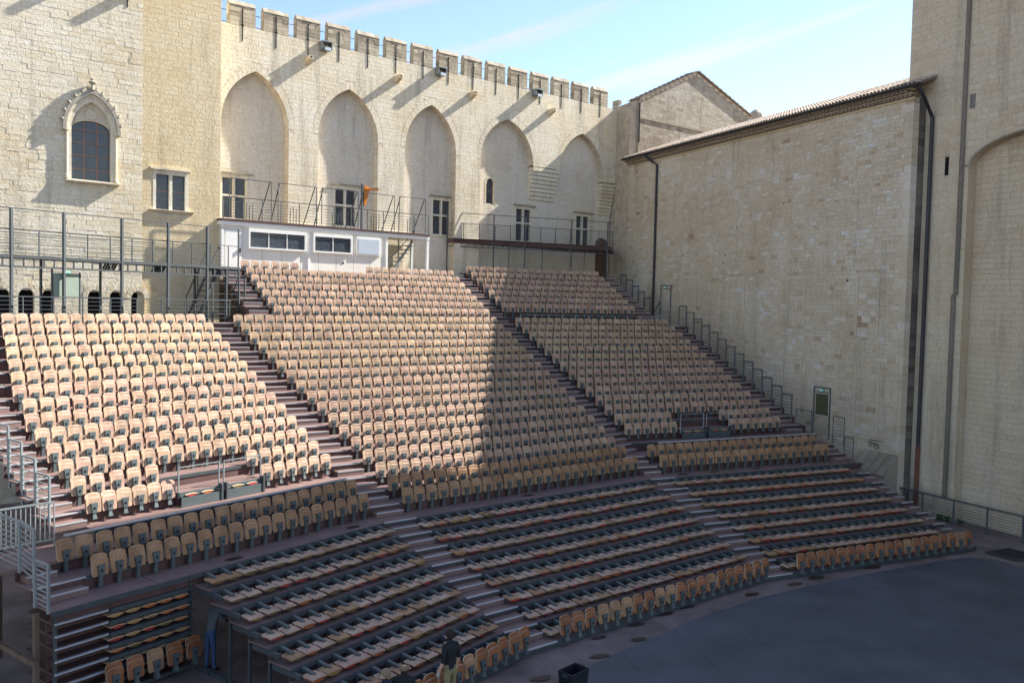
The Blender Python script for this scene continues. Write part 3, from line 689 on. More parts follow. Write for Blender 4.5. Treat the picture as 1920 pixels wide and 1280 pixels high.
# down pipes
mb = MB(); mb.tube([FH(46.9, .50, 18.92), FH(46.5, .35, 18.55), FH(46.05, .10, 18.2), FH(46.05, .10, 7.2)], .075, 8); part('downpipe', mb, M['pipe'], hl)
mb = MB(); mb.tube([FH(26.25, .5, 18.95), FH(26.2, .2, 18.6), FT(26.35, .12, 17.7), FT(26.35, .12, 3.0)], .085, 8); part('downpipe', mb, M['pipe'], hl)
mb = MB(); mb.tube([FT(26.35, .12, 3.0), FT(26.35, .12, .0)], .095, 8); part('downpipe', mb, M['rust'], hl)
# sloping buttress foot and iron scroll
mb = MB(); mb.prism([FH(26.8, -.02, 0), FH(28.9, -.02, 0), FH(28.9, 1.1, 0), FH(26.8, 1.3, 0)], [FH(26.8, -.02, 2.55), FH(28.7, -.02, 2.35), FH(28.7, .75, 1.55), FH(26.8, .8, 1.65)], 0, .35); part('buttress_foot', mb, M['grey'], hl)
for k in range(4):
    mb = MB(); a = 26.85 + k * .47; mb.prism([FH(a, -.02, 2.5), FH(a + .44, -.02, 2.46), FH(a + .44, .86, 1.58), FH(a, .88, 1.6)], [FH(a, -.02, 2.60), FH(a + .44, -.02, 2.57), FH(a + .44, .86, 1.68), FH(a, .88, 1.70)], 0, .2 + .1 * k); part('cap_stone', mb, M['grey'], hl)
mb = MB(); pts = [FH(28.4, .15, 2.95), FH(28.0, .3, 2.95)] + [FH(27.8 - .17 * math.cos(a * .55) * (1 - a * .05), .3, 2.86 - .17 * math.sin(a * .55) * (1 - a * .05)) for a in range(14)]
mb.tube(pts, .018, 5); mb.tube([FH(28.45, .02, 3.03), FH(27.45, .3, 3.08)], .016, 5); mb.tube([FH(28.2 + .1 * math.cos(a * .6), .25, 2.86 + .1 * math.sin(a * .6)) for a in range(10)], .016, 5)
solo('scroll_bracket', mb, M['iron'], 'black iron scroll bracket on the hall wall above the sloping stone foot', 'bracket')

# ------------------------------------------------------------------ tower on the right edge
tw = thing('stone_tower', 'tall shaded stone tower with a big arch at the right edge', 'tower', (XT, 22, 0))
mb = MB(); mb.box(I3, XT + .5, XT + 12, 6, 27.74, 0, 24.2); mb.box(FT, 24.57, 27.72, -.495, -.006, 0, 24.2); mb.box(FT, 6, 24.56, -.495, -.006, 16.55, 24.2); mb.box(FT, 6, 17.85, -.495, -.006, 0, 16.55); mb.prism([(XT + .03, 6, 24.2), (XT + 12, 6, 24.2), (XT + 12, 27.74, 24.2), (XT + .03, 27.74, 24.2)], [(XT + .03, 6, 34), (XT + 12, 6, 34), (XT + 12, 22.3, 34), (XT + .03, 22.3, 34)]); part('wall_core', mb, M['mortar_dark'], tw)  # unseen top above the frame, sloped so its shadow edge fits the seating
AC, AW, AZS, AZA = 21.2, 3.35, 15.3, 16.5
def tarch(z): return AW if z <= AZS else (AW * math.sqrt(max(0, 1 - ((z - AZS) / (AZA - AZS)) ** 2)))
def tw_spans(a, b):
    hs = [(AC - tarch(a) - (.02 if a > AZS else 0), AC + tarch(a) + (.02 if a > AZS else 0))] if tarch(a) > 0 else []
    if b > 15.0 and a < 15.9: hs.append((25.50, 25.72))
    if b > 17.7 and a < 18.5: hs.append((24.62, 24.95)) if False else None
    return sub([(8, 27.74)], hs)
S = masonry(FT, 0, 24.2, tw_spans, (.22, .30), (.4, .95), 0, .004, random.Random(41), lambda u, z, r: min(1, max(0, r.gauss(.6, .09))))
lay(S, M['tower'], tw)
S = masonry(lambda u, d, z: FT(u, d - .48, z), 0, AZA, lambda a, b: [(AC - tarch(a), AC + tarch(a))] if tarch(a) > .05 else [], (.22, .27), (.5, 1.0), 0, .003, random.Random(42), lambda u, z, r: min(1, max(0, r.gauss(.5, .07))))
lay(S, M['tower'], tw, 150)
jm = MB(); zz = [0, 3, 6, 9, 12, 15.3] + [15.3 + 1.2 * math.sin(k / 14 * math.pi / 2) for k in range(1, 15)]
for a, b in zip(zz, zz[1:]):
    for sg in (-1, 1): jm.face([FT(AC + sg * tarch(a), .005, a), FT(AC + sg * tarch(b), .005, b), FT(AC + sg * tarch(b), -.52, b), FT(AC + sg * tarch(a), -.52, a)], 0, .3)
part('arch_reveal', jm, M['tower'], tw)
mb = MB(); mb.tube([FT(AC + tarch(z) - .02, .05, z) for z in zz[5:]] + [FT(AC - tarch(z), .05, z) for z in zz[:4:-1]], .045, 6); part('arch_moulding', mb, M['grey'], tw)
mb = MB(); mb.tube([FT(24.83, .05, 24.2), FT(24.86, .05, 9.9), FT(24.95, .06, 9.8), FT(24.95, .06, 1.0)], .10, 8); part('engaged_shaft', mb, M['stained'], tw)
band = MB()
for a, b in zip(zz[4:], zz[5:]):
    for sg in (-1, 1): band.face([FT(AC + sg * tarch(a), .008, a), FT(AC + sg * (tarch(a) + (.15 if a < 15.35 else .34)), .008, a + (0 if a < 15.35 else .16)), FT(AC + sg * (tarch(b) + .34 * (tarch(b) > .05)), .008, b + .16), FT(AC + sg * tarch(b), .008, b)], 0, .5)
part('arch_ring', band, M['tower'], tw)
mb = MB(); mb.box(FT, 25.52, 25.70, -.03, -.002, 15.05, 15.85); part('slit_window', mb, M['dark'], tw)
mb = MB(); mb.box(FT, 24.38, 24.63, -.03, .016, 17.75, 18.35); part('square_window', mb, M['pane'], tw)

# ------------------------------------------------------------------ gabled building behind the eave
gb = thing('gabled_building', 'lichen-spotted stone gable rising behind the hall roof', 'building', (39, 50, 0))
GP = Vector((33.2, 49.3, 0))
def FG(u, d, z): return GP + WE * u - WN * d + Vector((0, 0, z))
mb = MB(); out = [(0, 10), (12.1, 10), (12.1, 23.85), (5.85, 26.0), (0, 23.15)]
mb.prism([FG(u, -.006, z) for u, z in out], [FG(u, -1.0, z) for u, z in out]); mb.box(FG, .3, 11.8, -8, -1.0, 10, 22.6); part('wall_core', mb, M['mortar'], gb)
def gb_spans(a, b):
    if b <= 23.15: return [(0, 12.08)]
    l = (b - 23.15) / (26.0 - 23.15) * 5.85; r_ = 12.1 - max(0, b - 23.85) / (26 - 23.85) * 6.25
    return [(l, r_)] if r_ - l > .1 else []
S = masonry(FG, 18.5, 25.95, gb_spans, (.2, .26), (.3, .7), 0, .008, random.Random(51), lambda u, z, r: min(1, max(0, r.gauss(.5 if z > 21.9 else .35, .15))))
lay(S, M['grey'], gb, 150)
mb = MB(); mb.box(lambda y, d, z: Vector((33.2 - d, y, z)), 49.32, 56, .002, .04, 10, 23.1, 0, .35); part('side_wall', mb, M['grey'], gb)
mb = MB(); mb.box(FG, 0, 12.1, .01, .08, 21.85, 21.95, 0, .3); part('string_course', mb, M['grey'], gb)
rt = MB()
for (u0_, z0_, u1_, z1_, n) in ((-.15, 23.12, 5.85, 26.05, 26), (12.3, 23.8, 5.85, 26.05, 26)):
    for k in range(n):
        t0, t1 = k / n, (k + .96) / n; ua, za_ = u0_ + (u1_ - u0_) * t0, z0_ + (z1_ - z0_) * t0; ub, zb_ = u0_ + (u1_ - u0_) * t1, z0_ + (z1_ - z0_) * t1
        lift = .06 + .04 * (k % 2)
        rt.prism([FG(ua, .2, za_), FG(ub, .2, zb_), FG(ub, -1.0, zb_), FG(ua, -1.0, za_)], [FG(ua, .2, za_ + lift), FG(ub, .2, zb_ + lift - .03), FG(ub, -1.0, zb_ + lift - .03), FG(ua, -1.0, za_ + lift)])
part('roof', rt, M['tile_dark'], gb)
mb = MB(); mb.tube([FG(-.05, .1, 22.9), FG(-.05, .1, 20.2)], .05, 6); part('downpipe', mb, M['pipe'], gb)
ch = thing('ruined_chimney', 'squat weathered stone chimney stump beside the gable', 'chimney', FG(13.7, 0, 20))
mb = MB(); mb.box(FG, 13.0, 14.6, -1.2, -.1, 20, 23.45, 0, .4); part('base', mb, M['grey'], ch)
mb = MB(); mb.tube([FG(13.7, -.6, z) for z in (23.4, 24.05, 24.35, 24.55, 24.7)], [.62, .6, .52, .3, .08], 9); part('cap', mb, M['grey'], ch)

# ------------------------------------------------------------------ grandstands
def joint(b1, b2, c1, c2):
    """plan point where row lines of two blocks meet"""
    g1, g2 = ANG[b1], ANG[b2]; n1 = (-math.sin(g1), math.cos(g1)); n2 = (-math.sin(g2), math.cos(g2)); k1, k2 = C8[b1] + c1, C8[b2] + c2
    det = n1[0] * n2[1] - n1[1] * n2[0]
    return ((k1 * n2[1] - n1[1] * k2) / det, (n1[0] * k2 - k1 * n2[0]) / det)
def along(b, x, y): return x * math.cos(ANG[b]) + y * math.sin(ANG[b])
LLs = {8: 12.94, 9: 12.65, 10: 12.43, 11: 12.17, 12: 11.92, 13: 11.68, 14: 11.4, 15: 11.37, 16: 11.09, 17: 11.04, 18: 10.99, 19: 10.96, 20: 10.92, 21: 10.93, 23: 9.53, 24: 9.94}
LRs = {k: 18.42 + (22 - k) * .13 for k in range(8, 22)}; LRs.update({23: 18.37, 24: 18.18})
MLs = {k: 14.2 - (22 - k) * .0695 for k in range(8, 23)}; MLs.update({23: 14.22, 24: 14.31}); MLs.update({k: 15.5 - (k - 1) * .035 for k in range(1, 8)})
MRs = {k: 24.98 + (22 - k) * .117 for k in range(8, 23)}; MRs.update({23: 24.86, 24: 24.77}); MRs.update({k: 27.4 - (k - 1) * .125 for k in range(1, 8)})
RLs = {k: 19.9 - (21 - k) * .065 for k in range(8, 22)}; RLs.update({23: 19.87, 24: 19.96}); RLs.update({k: 18.53 + k * .06 for k in range(0, 7)})
RRs = {k: 28.08 + (.012 * (21 - k)) for k in range(8, 22)}; RRs.update({23: 28.56, 24: 28.54}); RRs.update({k: 27.03 - k * .022 for k in range(0, 7)})
EL = {'L': LLs, 'M': MLs, 'R': RLs}; ER = {'L': LRs, 'M': MRs, 'R': RRs}
def tray_edge(k, b):
    """front edge (c, z top) of the tray behind the seats of upper row k"""
    c, z = rowc(k, b); z1 = rowc(k - 1, b)[1]
    return c + .07, z1
blocks = {'L': ('left', list(range(24, 7, -1))), 'M': ('middle', list(range(24, 0, -1))), 'R': ('right', list(range(24, -1, -1)))}
def strip(mb, b, s0, s1, s0b, s1b, c0, c1, za, zb, mi=0):
    F = FRM[b]
    mb.prism([F(s0, c0, za), F(s1, c0, za), F(s1b, c1, za), F(s0b, c1, za)], [F(s0, c0, zb), F(s1, c0, zb), F(s1b, c1, zb), F(s0b, c1, zb)], mi)
STAND = {}
def stand(b, rows, label):
    st = thing('grandstand', label, 'grandstand', FRM[b]((EL[b].get(rows[0], 19) + ER[b].get(rows[0], 27)) / 2, rowc(rows[0], b)[0], 0))
    for k in rows:
        c0, zt = tray_edge(k, b)
        if k == rows[-1]: c1 = c0 + (.95 if k > 1 else .9)
        else: c1 = tray_edge(k - 1, b)[0]
        zf = rowc(k, b)[1]
        ok = k if k in EL[b] else (21 if k == 22 else 6)
        s0, s1 = EL[b][ok] - .30, ER[b][ok] + .30
        kb = k - 1; okb = kb if kb in EL[b] else ok
        s0b, s1b = s0 + (EL[b][okb] - EL[b][ok]) * (0 if abs(EL[b][okb] - EL[b][ok]) > .5 else 1), s1 + (ER[b][okb] - ER[b][ok]) * (0 if abs(ER[b][okb] - ER[b][ok]) > .5 else 1)
        mb = MB(); strip(mb, b, s0, s1, s0b, s1b, c0 + .05, c1 + .02, zt - .04, zt)
        t = part('tray', mb, M['tread'], st)
        mb = MB(); strip(mb, b, s0, s1, s0, s1, c0, c0 + .05, zt - .085, zt + .006); part('edge_beam', mb, M['beam'], t)
        mb = MB(); strip(mb, b, s0, s1, s0, s1, c0 + .03, c0 + .05, zf - .02, zt - .085); part('riser', mb, M['riser'], t)
    return st
stand('L', list(range(24, 21, -1)), 'two low fixed rows and cross aisle at the front of the left block')
stand('L', list(range(21, 7, -1)), 'left tier of the raked stand, fully sunlit, below the catwalk')
stand('M', list(range(24, 7, -1)), 'middle tier of the raked stand, half sunlit and half in shade')
stand('M', list(range(7, 0, -1)), 'topmost sunlit tier of the stand in front of the white booth')
stand('R', list(range(24, 21, -1)), 'two low fixed rows and cross aisle at the front of the right block')
stand('R', list(range(21, 7, -1)), 'right tier of the raked stand, all in shade beside the hall wall')
stand('R', list(range(7, -1, -1)), 'topmost shaded tier of the stand below the balcony')

# walkway deck between the upper and the telescopic lower tiers
dk = thing('walkway_deck', 'broad mauve walkway deck crossing the stand above the folded seats', 'walkway', FM(19, .4, 0))
J1 = joint('L', 'M', 0, 0); J1b = joint('L', 'M', .87, .87); J2 = joint('M', 'R', 0, 0); J2b = joint('M', 'R', .87, .87)
for nm, P in (('L', [FL(8.5, 0, 0), Vector((*J1, 0)), Vector((*J1b, 0)), FL(8.5, .87, 0)]), ('M', [Vector((*J1, 0)), Vector((*J2, 0)), Vector((*J2b, 0)), Vector((*J1b, 0))]), ('R', [Vector((*J2, 0)), FR(29.95, 0, 0), FR(29.95, .87, 0), Vector((*J2b, 0))])):
    n = 5 if nm != 'L' else 4
    for k in range(n):     # deck boards
        a, b = k / n, (k + 1) / n - .002; q = lambda i, j, t: P[i].lerp(P[j], t)
        pl = [q(0, 1, a), q(0, 1, b), q(3, 2, b), q(3, 2, a)]
        mb = MB(); mb.prism([p + Vector((0, 0, ZD - .04)) for p in pl], [p + Vector((0, 0, ZD)) for p in pl]); part('deck_panel', mb, M['tread'], dk)
    e = (P[1] - P[0]).normalized(); nn_ = Vector((-e.y, e.x, 0))
    mb = MB(); pl = [P[0] - nn_ * .05, P[1] - nn_ * .05, P[1], P[0]]; mb.prism([p + Vector((0, 0, ZD - .11)) for p in pl], [p + Vector((0, 0, ZD + .005)) for p in pl]); part('edge_beam', mb, M['beam'], dk)
    mb = MB(); pl = [P[0] + nn_ * .04, P[1] + nn_ * .04, P[1] + nn_ * .06, P[0] + nn_ * .06]; mb.prism([p + Vector((0, 0, ZD - RL)) for p in pl], [p + Vector((0, 0, ZD - .11)) for p in pl]); part('riser', mb, M['riser'], dk)

# telescopic lower tiers: tray i has its front edge at -TL*(8-i)
def lower(b, label, sl, sr):
    st = thing('telescopic_stand', label, 'grandstand', FRM[b]((sl(4) + sr(4)) / 2, -TL * 4, 0))
    for i in range(7, -1, -1):
        c0, c1, z = -TL * (8 - i), -TL * (7 - i), Z0 + RL * i
        mb = MB(); strip(mb, b, sl(i), sr(i), sl(i + 1), sr(i + 1), c0 + .02, c1 + .05, z - .04, z)
        t = part('tray', mb, M['tread'], st)
        mb = MB(); strip(mb, b, sl(i), sr(i), sl(i), sr(i), c0 - .04, c0 + .02, z - .10, z + .006); part('edge_beam', mb, M['beam'], t)
        if i: mb = MB(); strip(mb, b, sl(i), sr(i), sl(i), sr(i), c0 + .03, c0 + .05, z - RL, z - .10); part('riser', mb, M['riser'], t)
        else: mb = MB(); strip(mb, b, sl(i), sr(i), sl(i), sr(i), c0 - .03, c0 + .02, .01, z - .10); part('plinth', mb, M['beam'], t)
    return st
j1 = lambda b: (lambda i: along(b, *joint('L', 'M', -TL * (8 - i), -TL * (8 - i))))
j2 = lambda b: (lambda i: along(b, *joint('M', 'R', -TL * (8 - i), -TL * (8 - i))))
lower('M', 'middle pulled-out telescopic tier with rows of folded-flat seats', j1('M'), j2('M'))
lower('R', 'right pulled-out telescopic tier of folded-flat seats near the stone tower', j2('R'), lambda i: 29.45 + .04 * (8 - i))
ll = lower('L', 'left pulled-out telescopic tier of folded seats with its steel frame showing', lambda i: 11.85, j1('L'))
# the frame visible under its open end
for i in range(7, -1, -1):
    c0, z = -TL * (8 - i), Z0 + RL * i
    if i and i < 7:
        mb = MB(); mb.box(FL, 11.87, 11.94, c0 + .02, c0 + .09, 0.02, z - .1); part('frame_post', mb, M['wood_old'] if False else M['steel'], ll)
    mb = MB(); mb.box(FL, 11.84, 11.93, c0 - .3 if i else c0, c0 + TL - .1, z - .16, z - .05); part('side_beam', mb, M['steel'], ll)
mb = MB(); mb.box(FL, 11.86, 11.95, -TL * 8, -.05, .01, .10); part('floor_runner', mb, M['steel'], ll)
for i in range(7):
    mb = MB(); c = -TL * (7 - i) + .1; mb.tube([FL(11.9 - .04, c, .045), FL(11.9 + .06, c, .045)], .05, 10); part('castor', mb, M['iron'], ll)

# retracted stack at the far left
rs = thing('retracted_stand', 'retracted stack of trays with red and ochre seat rims at lower left', 'grandstand', FL(10.2, 0, 0))
for i in range(7, -1, -1):
    z = Z0 + RL * i
    mb = MB(); strip(mb, 'L', 8.55, 11.80, 8.55, 11.80, .02, 1.2, z - .05, z); t = part('tray', mb, M['riser'], rs)
    mb = MB(); strip(mb, 'L', 9.75, 11.80, 9.75, 11.80, -.06, .02, z - .085, z); part('edge_beam', mb, M['beam'], t)
    mb = MB(); strip(mb, 'L', 8.56, 9.72, 8.56, 9.72, -.05, .02, z - .03, z + .004); part('nosing', mb, M['alu'], t)
    mb = MB(); strip(mb, 'L', 8.55, 11.8, 8.55, 11.8, .32, .36, z - RL + .01, z - .05); part('riser', mb, M['riser'], t)
for s in (8.56, 11.74):
    mb = MB(); mb.box(FL, s, s + .06, .0, .07, 0, ZD - .1); part('upright', mb, M['steel'], rs)
pad_me = []
for q in range(4):
    mb = MB(); n = 10; up = [(-.185 + .37 * k / n, .012 + .022 * math.sin(math.pi * k / n)) for k in range(n + 1)]; lo = [(-.185 + .37 * k / n, -.05 * math.sin(math.pi * k / n) + .012) for k in range(n + 1)]
    for k in range(n):
        mb.prism([(lo[k][0], 0, lo[k][1]), (lo[k + 1][0], 0, lo[k + 1][1]), (up[k + 1][0], 0, up[k + 1][1] - .0), (up[k][0], 0, up[k][1])], [(lo[k][0], .3, lo[k][1]), (lo[k + 1][0], .3, lo[k + 1][1]), (up[k + 1][0], .3, up[k + 1][1]), (up[k][0], .3, up[k][1])], 0)
        mb.prism([(up[k][0], -.006, up[k][1] - .003), (up[k + 1][0], -.006, up[k + 1][1] - .003), (up[k + 1][0], -.006, up[k + 1][1] + .013), (up[k][0], -.006, up[k][1] + .013)], [(up[k][0], .31, up[k][1] - .003), (up[k + 1][0], .31, up[k + 1][1] - .003), (up[k + 1][0], .31, up[k + 1][1] + .013), (up[k][0], .31, up[k][1] + .013)], 1)
    pad_me.append(mb.mesh('stowed_seat', [CUSH[q], EDGE]))
rq = random.Random(77); cnt = 0
ORD = lambda n: '%d%s' % (n, 'th' if 10 <= n % 100 <= 20 else {1: 'st', 2: 'nd', 3: 'rd'}.get(n % 10, 'th'))
for i in range(6, 0, -1):
    for j in range(5):
        p = FL(9.9 + j * .4 + .04 * (i % 2), -.02, Z0 + RL * i + .085)
        o = bpy.data.objects.new('stowed_seat', rq.choice(pad_me)); COL.objects.link(o); o.location = p; o.rotation_euler = (0, 0, ANG['L'])
        o['label'] = 'stowed seat rim, %s from left on %s shelf down of the retracted stack' % (ORD(j + 1), ORD(7 - i)); o['category'] = 'seat'; o['group'] = 'seats stowed in the retracted stack'

# ------------------------------------------------------------------ aisle stairs
def stair(label, levels, w_=.3):
    """levels: [(pA, pB, z, zbelow, kind)], pA/pB the two ends of the nosing line at that level"""
    st = thing('aisle_stair', label, 'stairs', levels[0][0])
    for (A, B, z, zb, dep, extra) in levels:
        A = Vector((A.x, A.y, 0)); B = Vector((B.x, B.y, 0)); e = (B - A).normalized(); nn_ = Vector((-e.y, e.x, 0))
        def slab(o0, o1, za, zb_, a=0., b=0.):
            mb = MB(); pl = [A + e * a + nn_ * o0, B - e * b + nn_ * o0, B - e * b + nn_ * o1, A + e * a + nn_ * o1]
            mb.prism([p + Vector((0, 0, za)) for p in pl], [p + Vector((0, 0, zb_)) for p in pl]); return mb
        ld = part('landing', slab(.03, dep, z - .04, z + .004), M['tread'], st)
        part('nosing', slab(-.012, .035, z - .022, z + .012), M['alu'], ld)
        part('riser', slab(.04, .06, zb, z - .03), M['riser'], ld)
        if extra:
            hf = (z + zb) / 2; wd = min(.95, (B - A).length * .92); b_ = (B - A).length - wd
            sp = part('step', slab(-.30, .035, zb + .003, hf, .10 if extra > 1 else .12, max(0, b_ - .12)), M['tread'], st)
            part('nosing', slab(-.312, -.265, hf - .02, hf + .01, .10, max(0, b_ - .12)), M['alu'], sp)
            part('tread', slab(-.264, .03, hf + .001, hf + .006, .12, max(0, b_ - .12) + .02), M['tread'], sp)
    return st
# aisle between left and middle blocks, upper part
lv = []
for k in range(24, 7, -1):
    kl = k if k in LRs else 21
    cl, zt = tray_edge(k, 'L'); cm, _ = tray_edge(k, 'M')
    A = FL((LRs[kl] if k in LRs else LRs[21] - .1) + .28, cl, 0); B = FM(MLs[k] - .28, cm, 0)
    lv.append((A, B, zt, rowc(k, 'M')[1], .80, 2))
stair('sunlit aisle stairs with bright nosings between left and middle tiers', lv)
lv = []
for k in range(24, 7, -1):
    cm, zt = tray_edge(k, 'M'); kr = k if k in RLs else 21; cr_, _ = tray_edge(k, 'R')
    lv.append((FM(MRs[k] + .28, cm, 0), FR(RLs[kr] - .28, cr_, 0), zt, rowc(k, 'M')[1], .80, 2))
stair('shaded aisle stairs between middle and right tiers', lv)
lv = []
for k in range(7, 0, -1):
    cm, zt = tray_edge(k, 'M'); lv.append((FM(MRs[k] + .28, cm, 0), FR((RLs[k] if k in RLs else RLs[6]) - .28, tray_edge(k, 'R')[0], 0), zt, rowc(k, 'M')[1], .80, 2))
stair('upper aisle stairs climbing right of the booth between the topmost tiers', lv)
lv = []
for k in range(7, 0, -1):
    cm, zt = tray_edge(k, 'M'); lv.append((FM(MLs[k] - 1.25, cm, 0), FM(MLs[k] - .28, cm, 0), zt, rowc(k, 'M')[1], .80, 2))
stair('narrow top stairs beside the left end of the topmost sunlit tier', lv)
lv = []
for k in range(24, -1, -1):
    kr = k if k in RRs else (21 if k == 22 else 6)
    c, zt = tray_edge(k, 'R'); lv.append((FR(RRs[kr] + .28, c, 0), FR(29.95 if k > 7 else RRs[kr] + 1.35, c, 0), zt, rowc(k, 'R')[1], .80, 2))
stair('long side stairs along the stepped guard panels by the hall wall', lv)
lv = []
for k in range(21, 7, -1):
    c, zt = tray_edge(k, 'L'); lv.append((FL(min(9.95, LLs[k] - 1.2), c, 0), FL(LLs[k] - .28, c, 0), zt, rowc(k, 'L')[1], .80, 2))
stair('side stairs with bright nosings at the left edge of the left tier', lv)
lv = []
for k in (24, 23):
    c, zt = tray_edge(k, 'L'); lv.append((FL(8.5, c, 0), FL(LLs[k] - .28, c, 0), zt, rowc(k, 'L')[1], .75, 2))
stair('short dark stairs beside the galvanised rail at lower left', lv)
# lower aisles
for lab, J, F, b in (('long aisle stairs between the left and middle telescopic tiers', j1('M'), FM, 'M'), ('aisle stairs between the middle and right telescopic tiers', j2('R'), FR, 'R')):
    lv = []
    for i in range(8, -1, -1):
        s = J(i); c = -TL * (8 - i) - (.06); z = Z0 + RL * i + .003
        lv.append((F(s, c, 0), F(s + 1.12, c, 0), z + .004, (Z0 + RL * (i - 1) if i else .0), .2, 2 if i else 0))
    stair(lab, lv)
lv = []
for i in range(7, 0, -1):
    c = -TL * (8 - i) - .06; z = Z0 + RL * i; s = 28.95 + .04 * (8 - i); lv.append((FR(s - .05, c, 0), FR(s + .62, c, 0), z + .006, Z0 + RL * (i - 1), .2, 2))
stair('end steps with bright nosings at the right end of the telescopic tier', lv)

# ------------------------------------------------------------------ seats
def outline(w_, zb, zt, crown, rc):
    P = [(-w_ * .97, zb + .03), (-w_ * .90, zb), (w_ * .90, zb), (w_ * .97, zb + .03), (w_, zt - rc), (w_ * .965, zt - rc * .35)]
    n = 4
    P += [(w_ * .86 * math.cos(math.pi * k / n), zt + crown * math.sin(math.pi * k / n)) for k in range(n + 1)]
    P += [(-w_ * .965, zt - rc * .35), (-w_, zt - rc)]
    return P
def slabm(P, y0, y1, bow, lean, mi, mie):
    mb = MB(); f = lambda x, y, z: (x, y - bow * (x / .21) ** 2 + lean * (z - .3), z)
    n = len(P); fr_ = [f(x, y0, z) for x, z in P]; bk = [f(x, y1, z) for x, z in P]
    mb.v = fr_ + bk; mb.f = [tuple(range(n)), tuple(reversed(range(n, 2 * n)))] + [(k, n + k, n + (k + 1) % n, (k + 1) % n) for k in range(n)]
    mb.mi = [mi, mi] + [mie] * n; mb.t = [.5] * (n + 2); return mb
SW = .197
backM = slabm(outline(SW, .30, .735, .03, .045), .020, .040, .024, .11, 0, 1)
panM = slabm(outline(SW * .985, .27, .645, .014, .04), -.018, .010, .026, .085, 0, 1)
brM = MB(); brM.prism([(-.085, -.075, .44), (.085, -.075, .44), (.085, .0, .44), (-.085, .0, .44)], [(-.1, -.075, .45), (.1, -.075, .45), (.1, .0, .45), (-.1, .0, .45)])
brM = MB(); brM.v = [(-.055, -.085, .27), (.055, -.085, .27), (.088, -.072, .52), (-.088, -.072, .52), (-.055, .04, .27), (.055, .04, .27), (.088, -.02, .52), (-.088, -.02, .52)]
brM.f = [(0, 1, 2, 3), (5, 4, 7, 6), (1, 5, 6, 2), (4, 0, 3, 7), (3, 2, 6, 7), (4, 5, 1, 0)]; brM.mi = [0] * 6; brM.t = [.5] * 6
knob = MB(); knob.prism([(-.022, -.092, .37), (.022, -.092, .37), (.022, -.092, .42), (-.022, -.092, .42)], [(-.022, -.07, .37), (.022, -.07, .37), (.022, -.07, .42), (-.022, -.07, .42)], 1); brM.merge(knob)
legM = MB(); legM.prism([(-.05, -.05, 0), (.05, -.05, 0), (.05, .03, 0), (-.05, .03, 0)], [(-.032, -.06, .30), (.032, -.06, .30), (.032, .02, .30), (-.032, .02, .30)])
footM = MB(); footM.prism([(-.06, -.10, .12), (.06, -.10, .12), (.06, .03, .12), (-.06, .03, .12)], [(-.035, -.06, .26), (.035, -.06, .26), (.035, .02, .26), (-.035, .02, .26)])
me_back = [backM.mesh('seat_back', [w_, EDGE]) for w_ in WOOD]; me_pan = [panM.mesh('seat_pan', [w_, EDGE]) for w_ in WOOD]
me_br = brM.mesh('bracket', [M['bracket'], M['iron']]); me_leg = legM.mesh('leg', M['bracket']); me_foot = footM.mesh('leg', M['bracket'])
SEATMATS = WOOD + [EDGE, M['bracket'], M['iron']]
def seat_all(wi, foot):
    mb = MB()
    for src, mp_ in ((backM, {0: wi, 1: 5}), (panM, {0: wi, 1: 5}), (brM, {0: 6, 1: 7}), (footM if foot else legM, {0: 6})):
        i = len(mb.v); mb.v += src.v; mb.f += [tuple(i + q for q in f) for f in src.f]; mb.mi += [mp_[q] for q in src.mi]; mb.t += src.t
    return mb
seats = []     # (loc, rz, wood, foot, label, d2)
rs_ = random.Random(99)
SP = .457
BN = {'L': 'left', 'M': 'middle', 'R': 'right'}
def row(b, s0, s1, c, z, rowname, woods, foot=False, first=1):
    n = max(2, round((s1 - s0) / SP) + 1)
    for j in range(n):
        s = s0 + (s1 - s0) * j / (n - 1) + rs_.uniform(-.012, .012)
        p = FRM[b](s, c + rs_.uniform(-.006, .006), z)
        lab = 'tip-up plywood seat, %s from left, %s, %s block' % (ORD(first + j), rowname, BN[b])
        seats.append((p, ANG[b] + rs_.uniform(-.07, .07), rs_.choice(woods), foot, lab, (p - Vector((0, 0, CAMZ))).length))
    return n
for b in 'LMR':
    for k in EL[b]:
        c, z = rowc(k, b); nm = '%s row above the walkway' % ORD(25 - k)
        wd = [0, 0, 1] if k > 13 else ([0, 2, 2] if k > 7 else [0, 1, 0])
        if k >= 23: wd = [4]
        if 8 <= k <= 13: wd = [0, 2]
        ft = k in (7, 13, 22) or (k == 21 and b != 'M')
        s0, s1 = EL[b][k], ER[b][k]
        gap = None
        if b == 'L' and k in (20, 21): gap = (12.95 if k == 20 else 13.0, 16.25)
        if b == 'R' and k in (20, 21): gap = (22.4 if k == 20 else 22.2, 25.5)
        if b == 'M' and k == 1: gap = (18.0, 22.2)
        if gap:
            n = row(b, s0, gap[0], c, z, nm, wd, ft); row(b, gap[1], s1, c, z, nm, wd, ft, n + 1)
        else: row(b, s0, s1, c, z, nm, wd, ft)
for b, s0, s1 in (('M', 15.12, 24.0), ('R', 20.95, 29.2), ('L', 13.0, 17.42)):
    row(b, s0, s1, -TL * 8 - .10, Z0 - .12, 'front row on the courtyard floor', [3, 3, 3, 4], True)
row('L', 9.75, 11.72, -.22, .12, 'front of the retracted stack', [3, 3, 4], True)
seats.sort(key=lambda q: q[5] + (0 if inframe(q[0] + Vector((0, 0, .5)), 5) else 500))
rest = MB(); cache = {(w_, f): seat_all(w_, f) for w_ in range(5) for f in (False, True)}
seen = set()
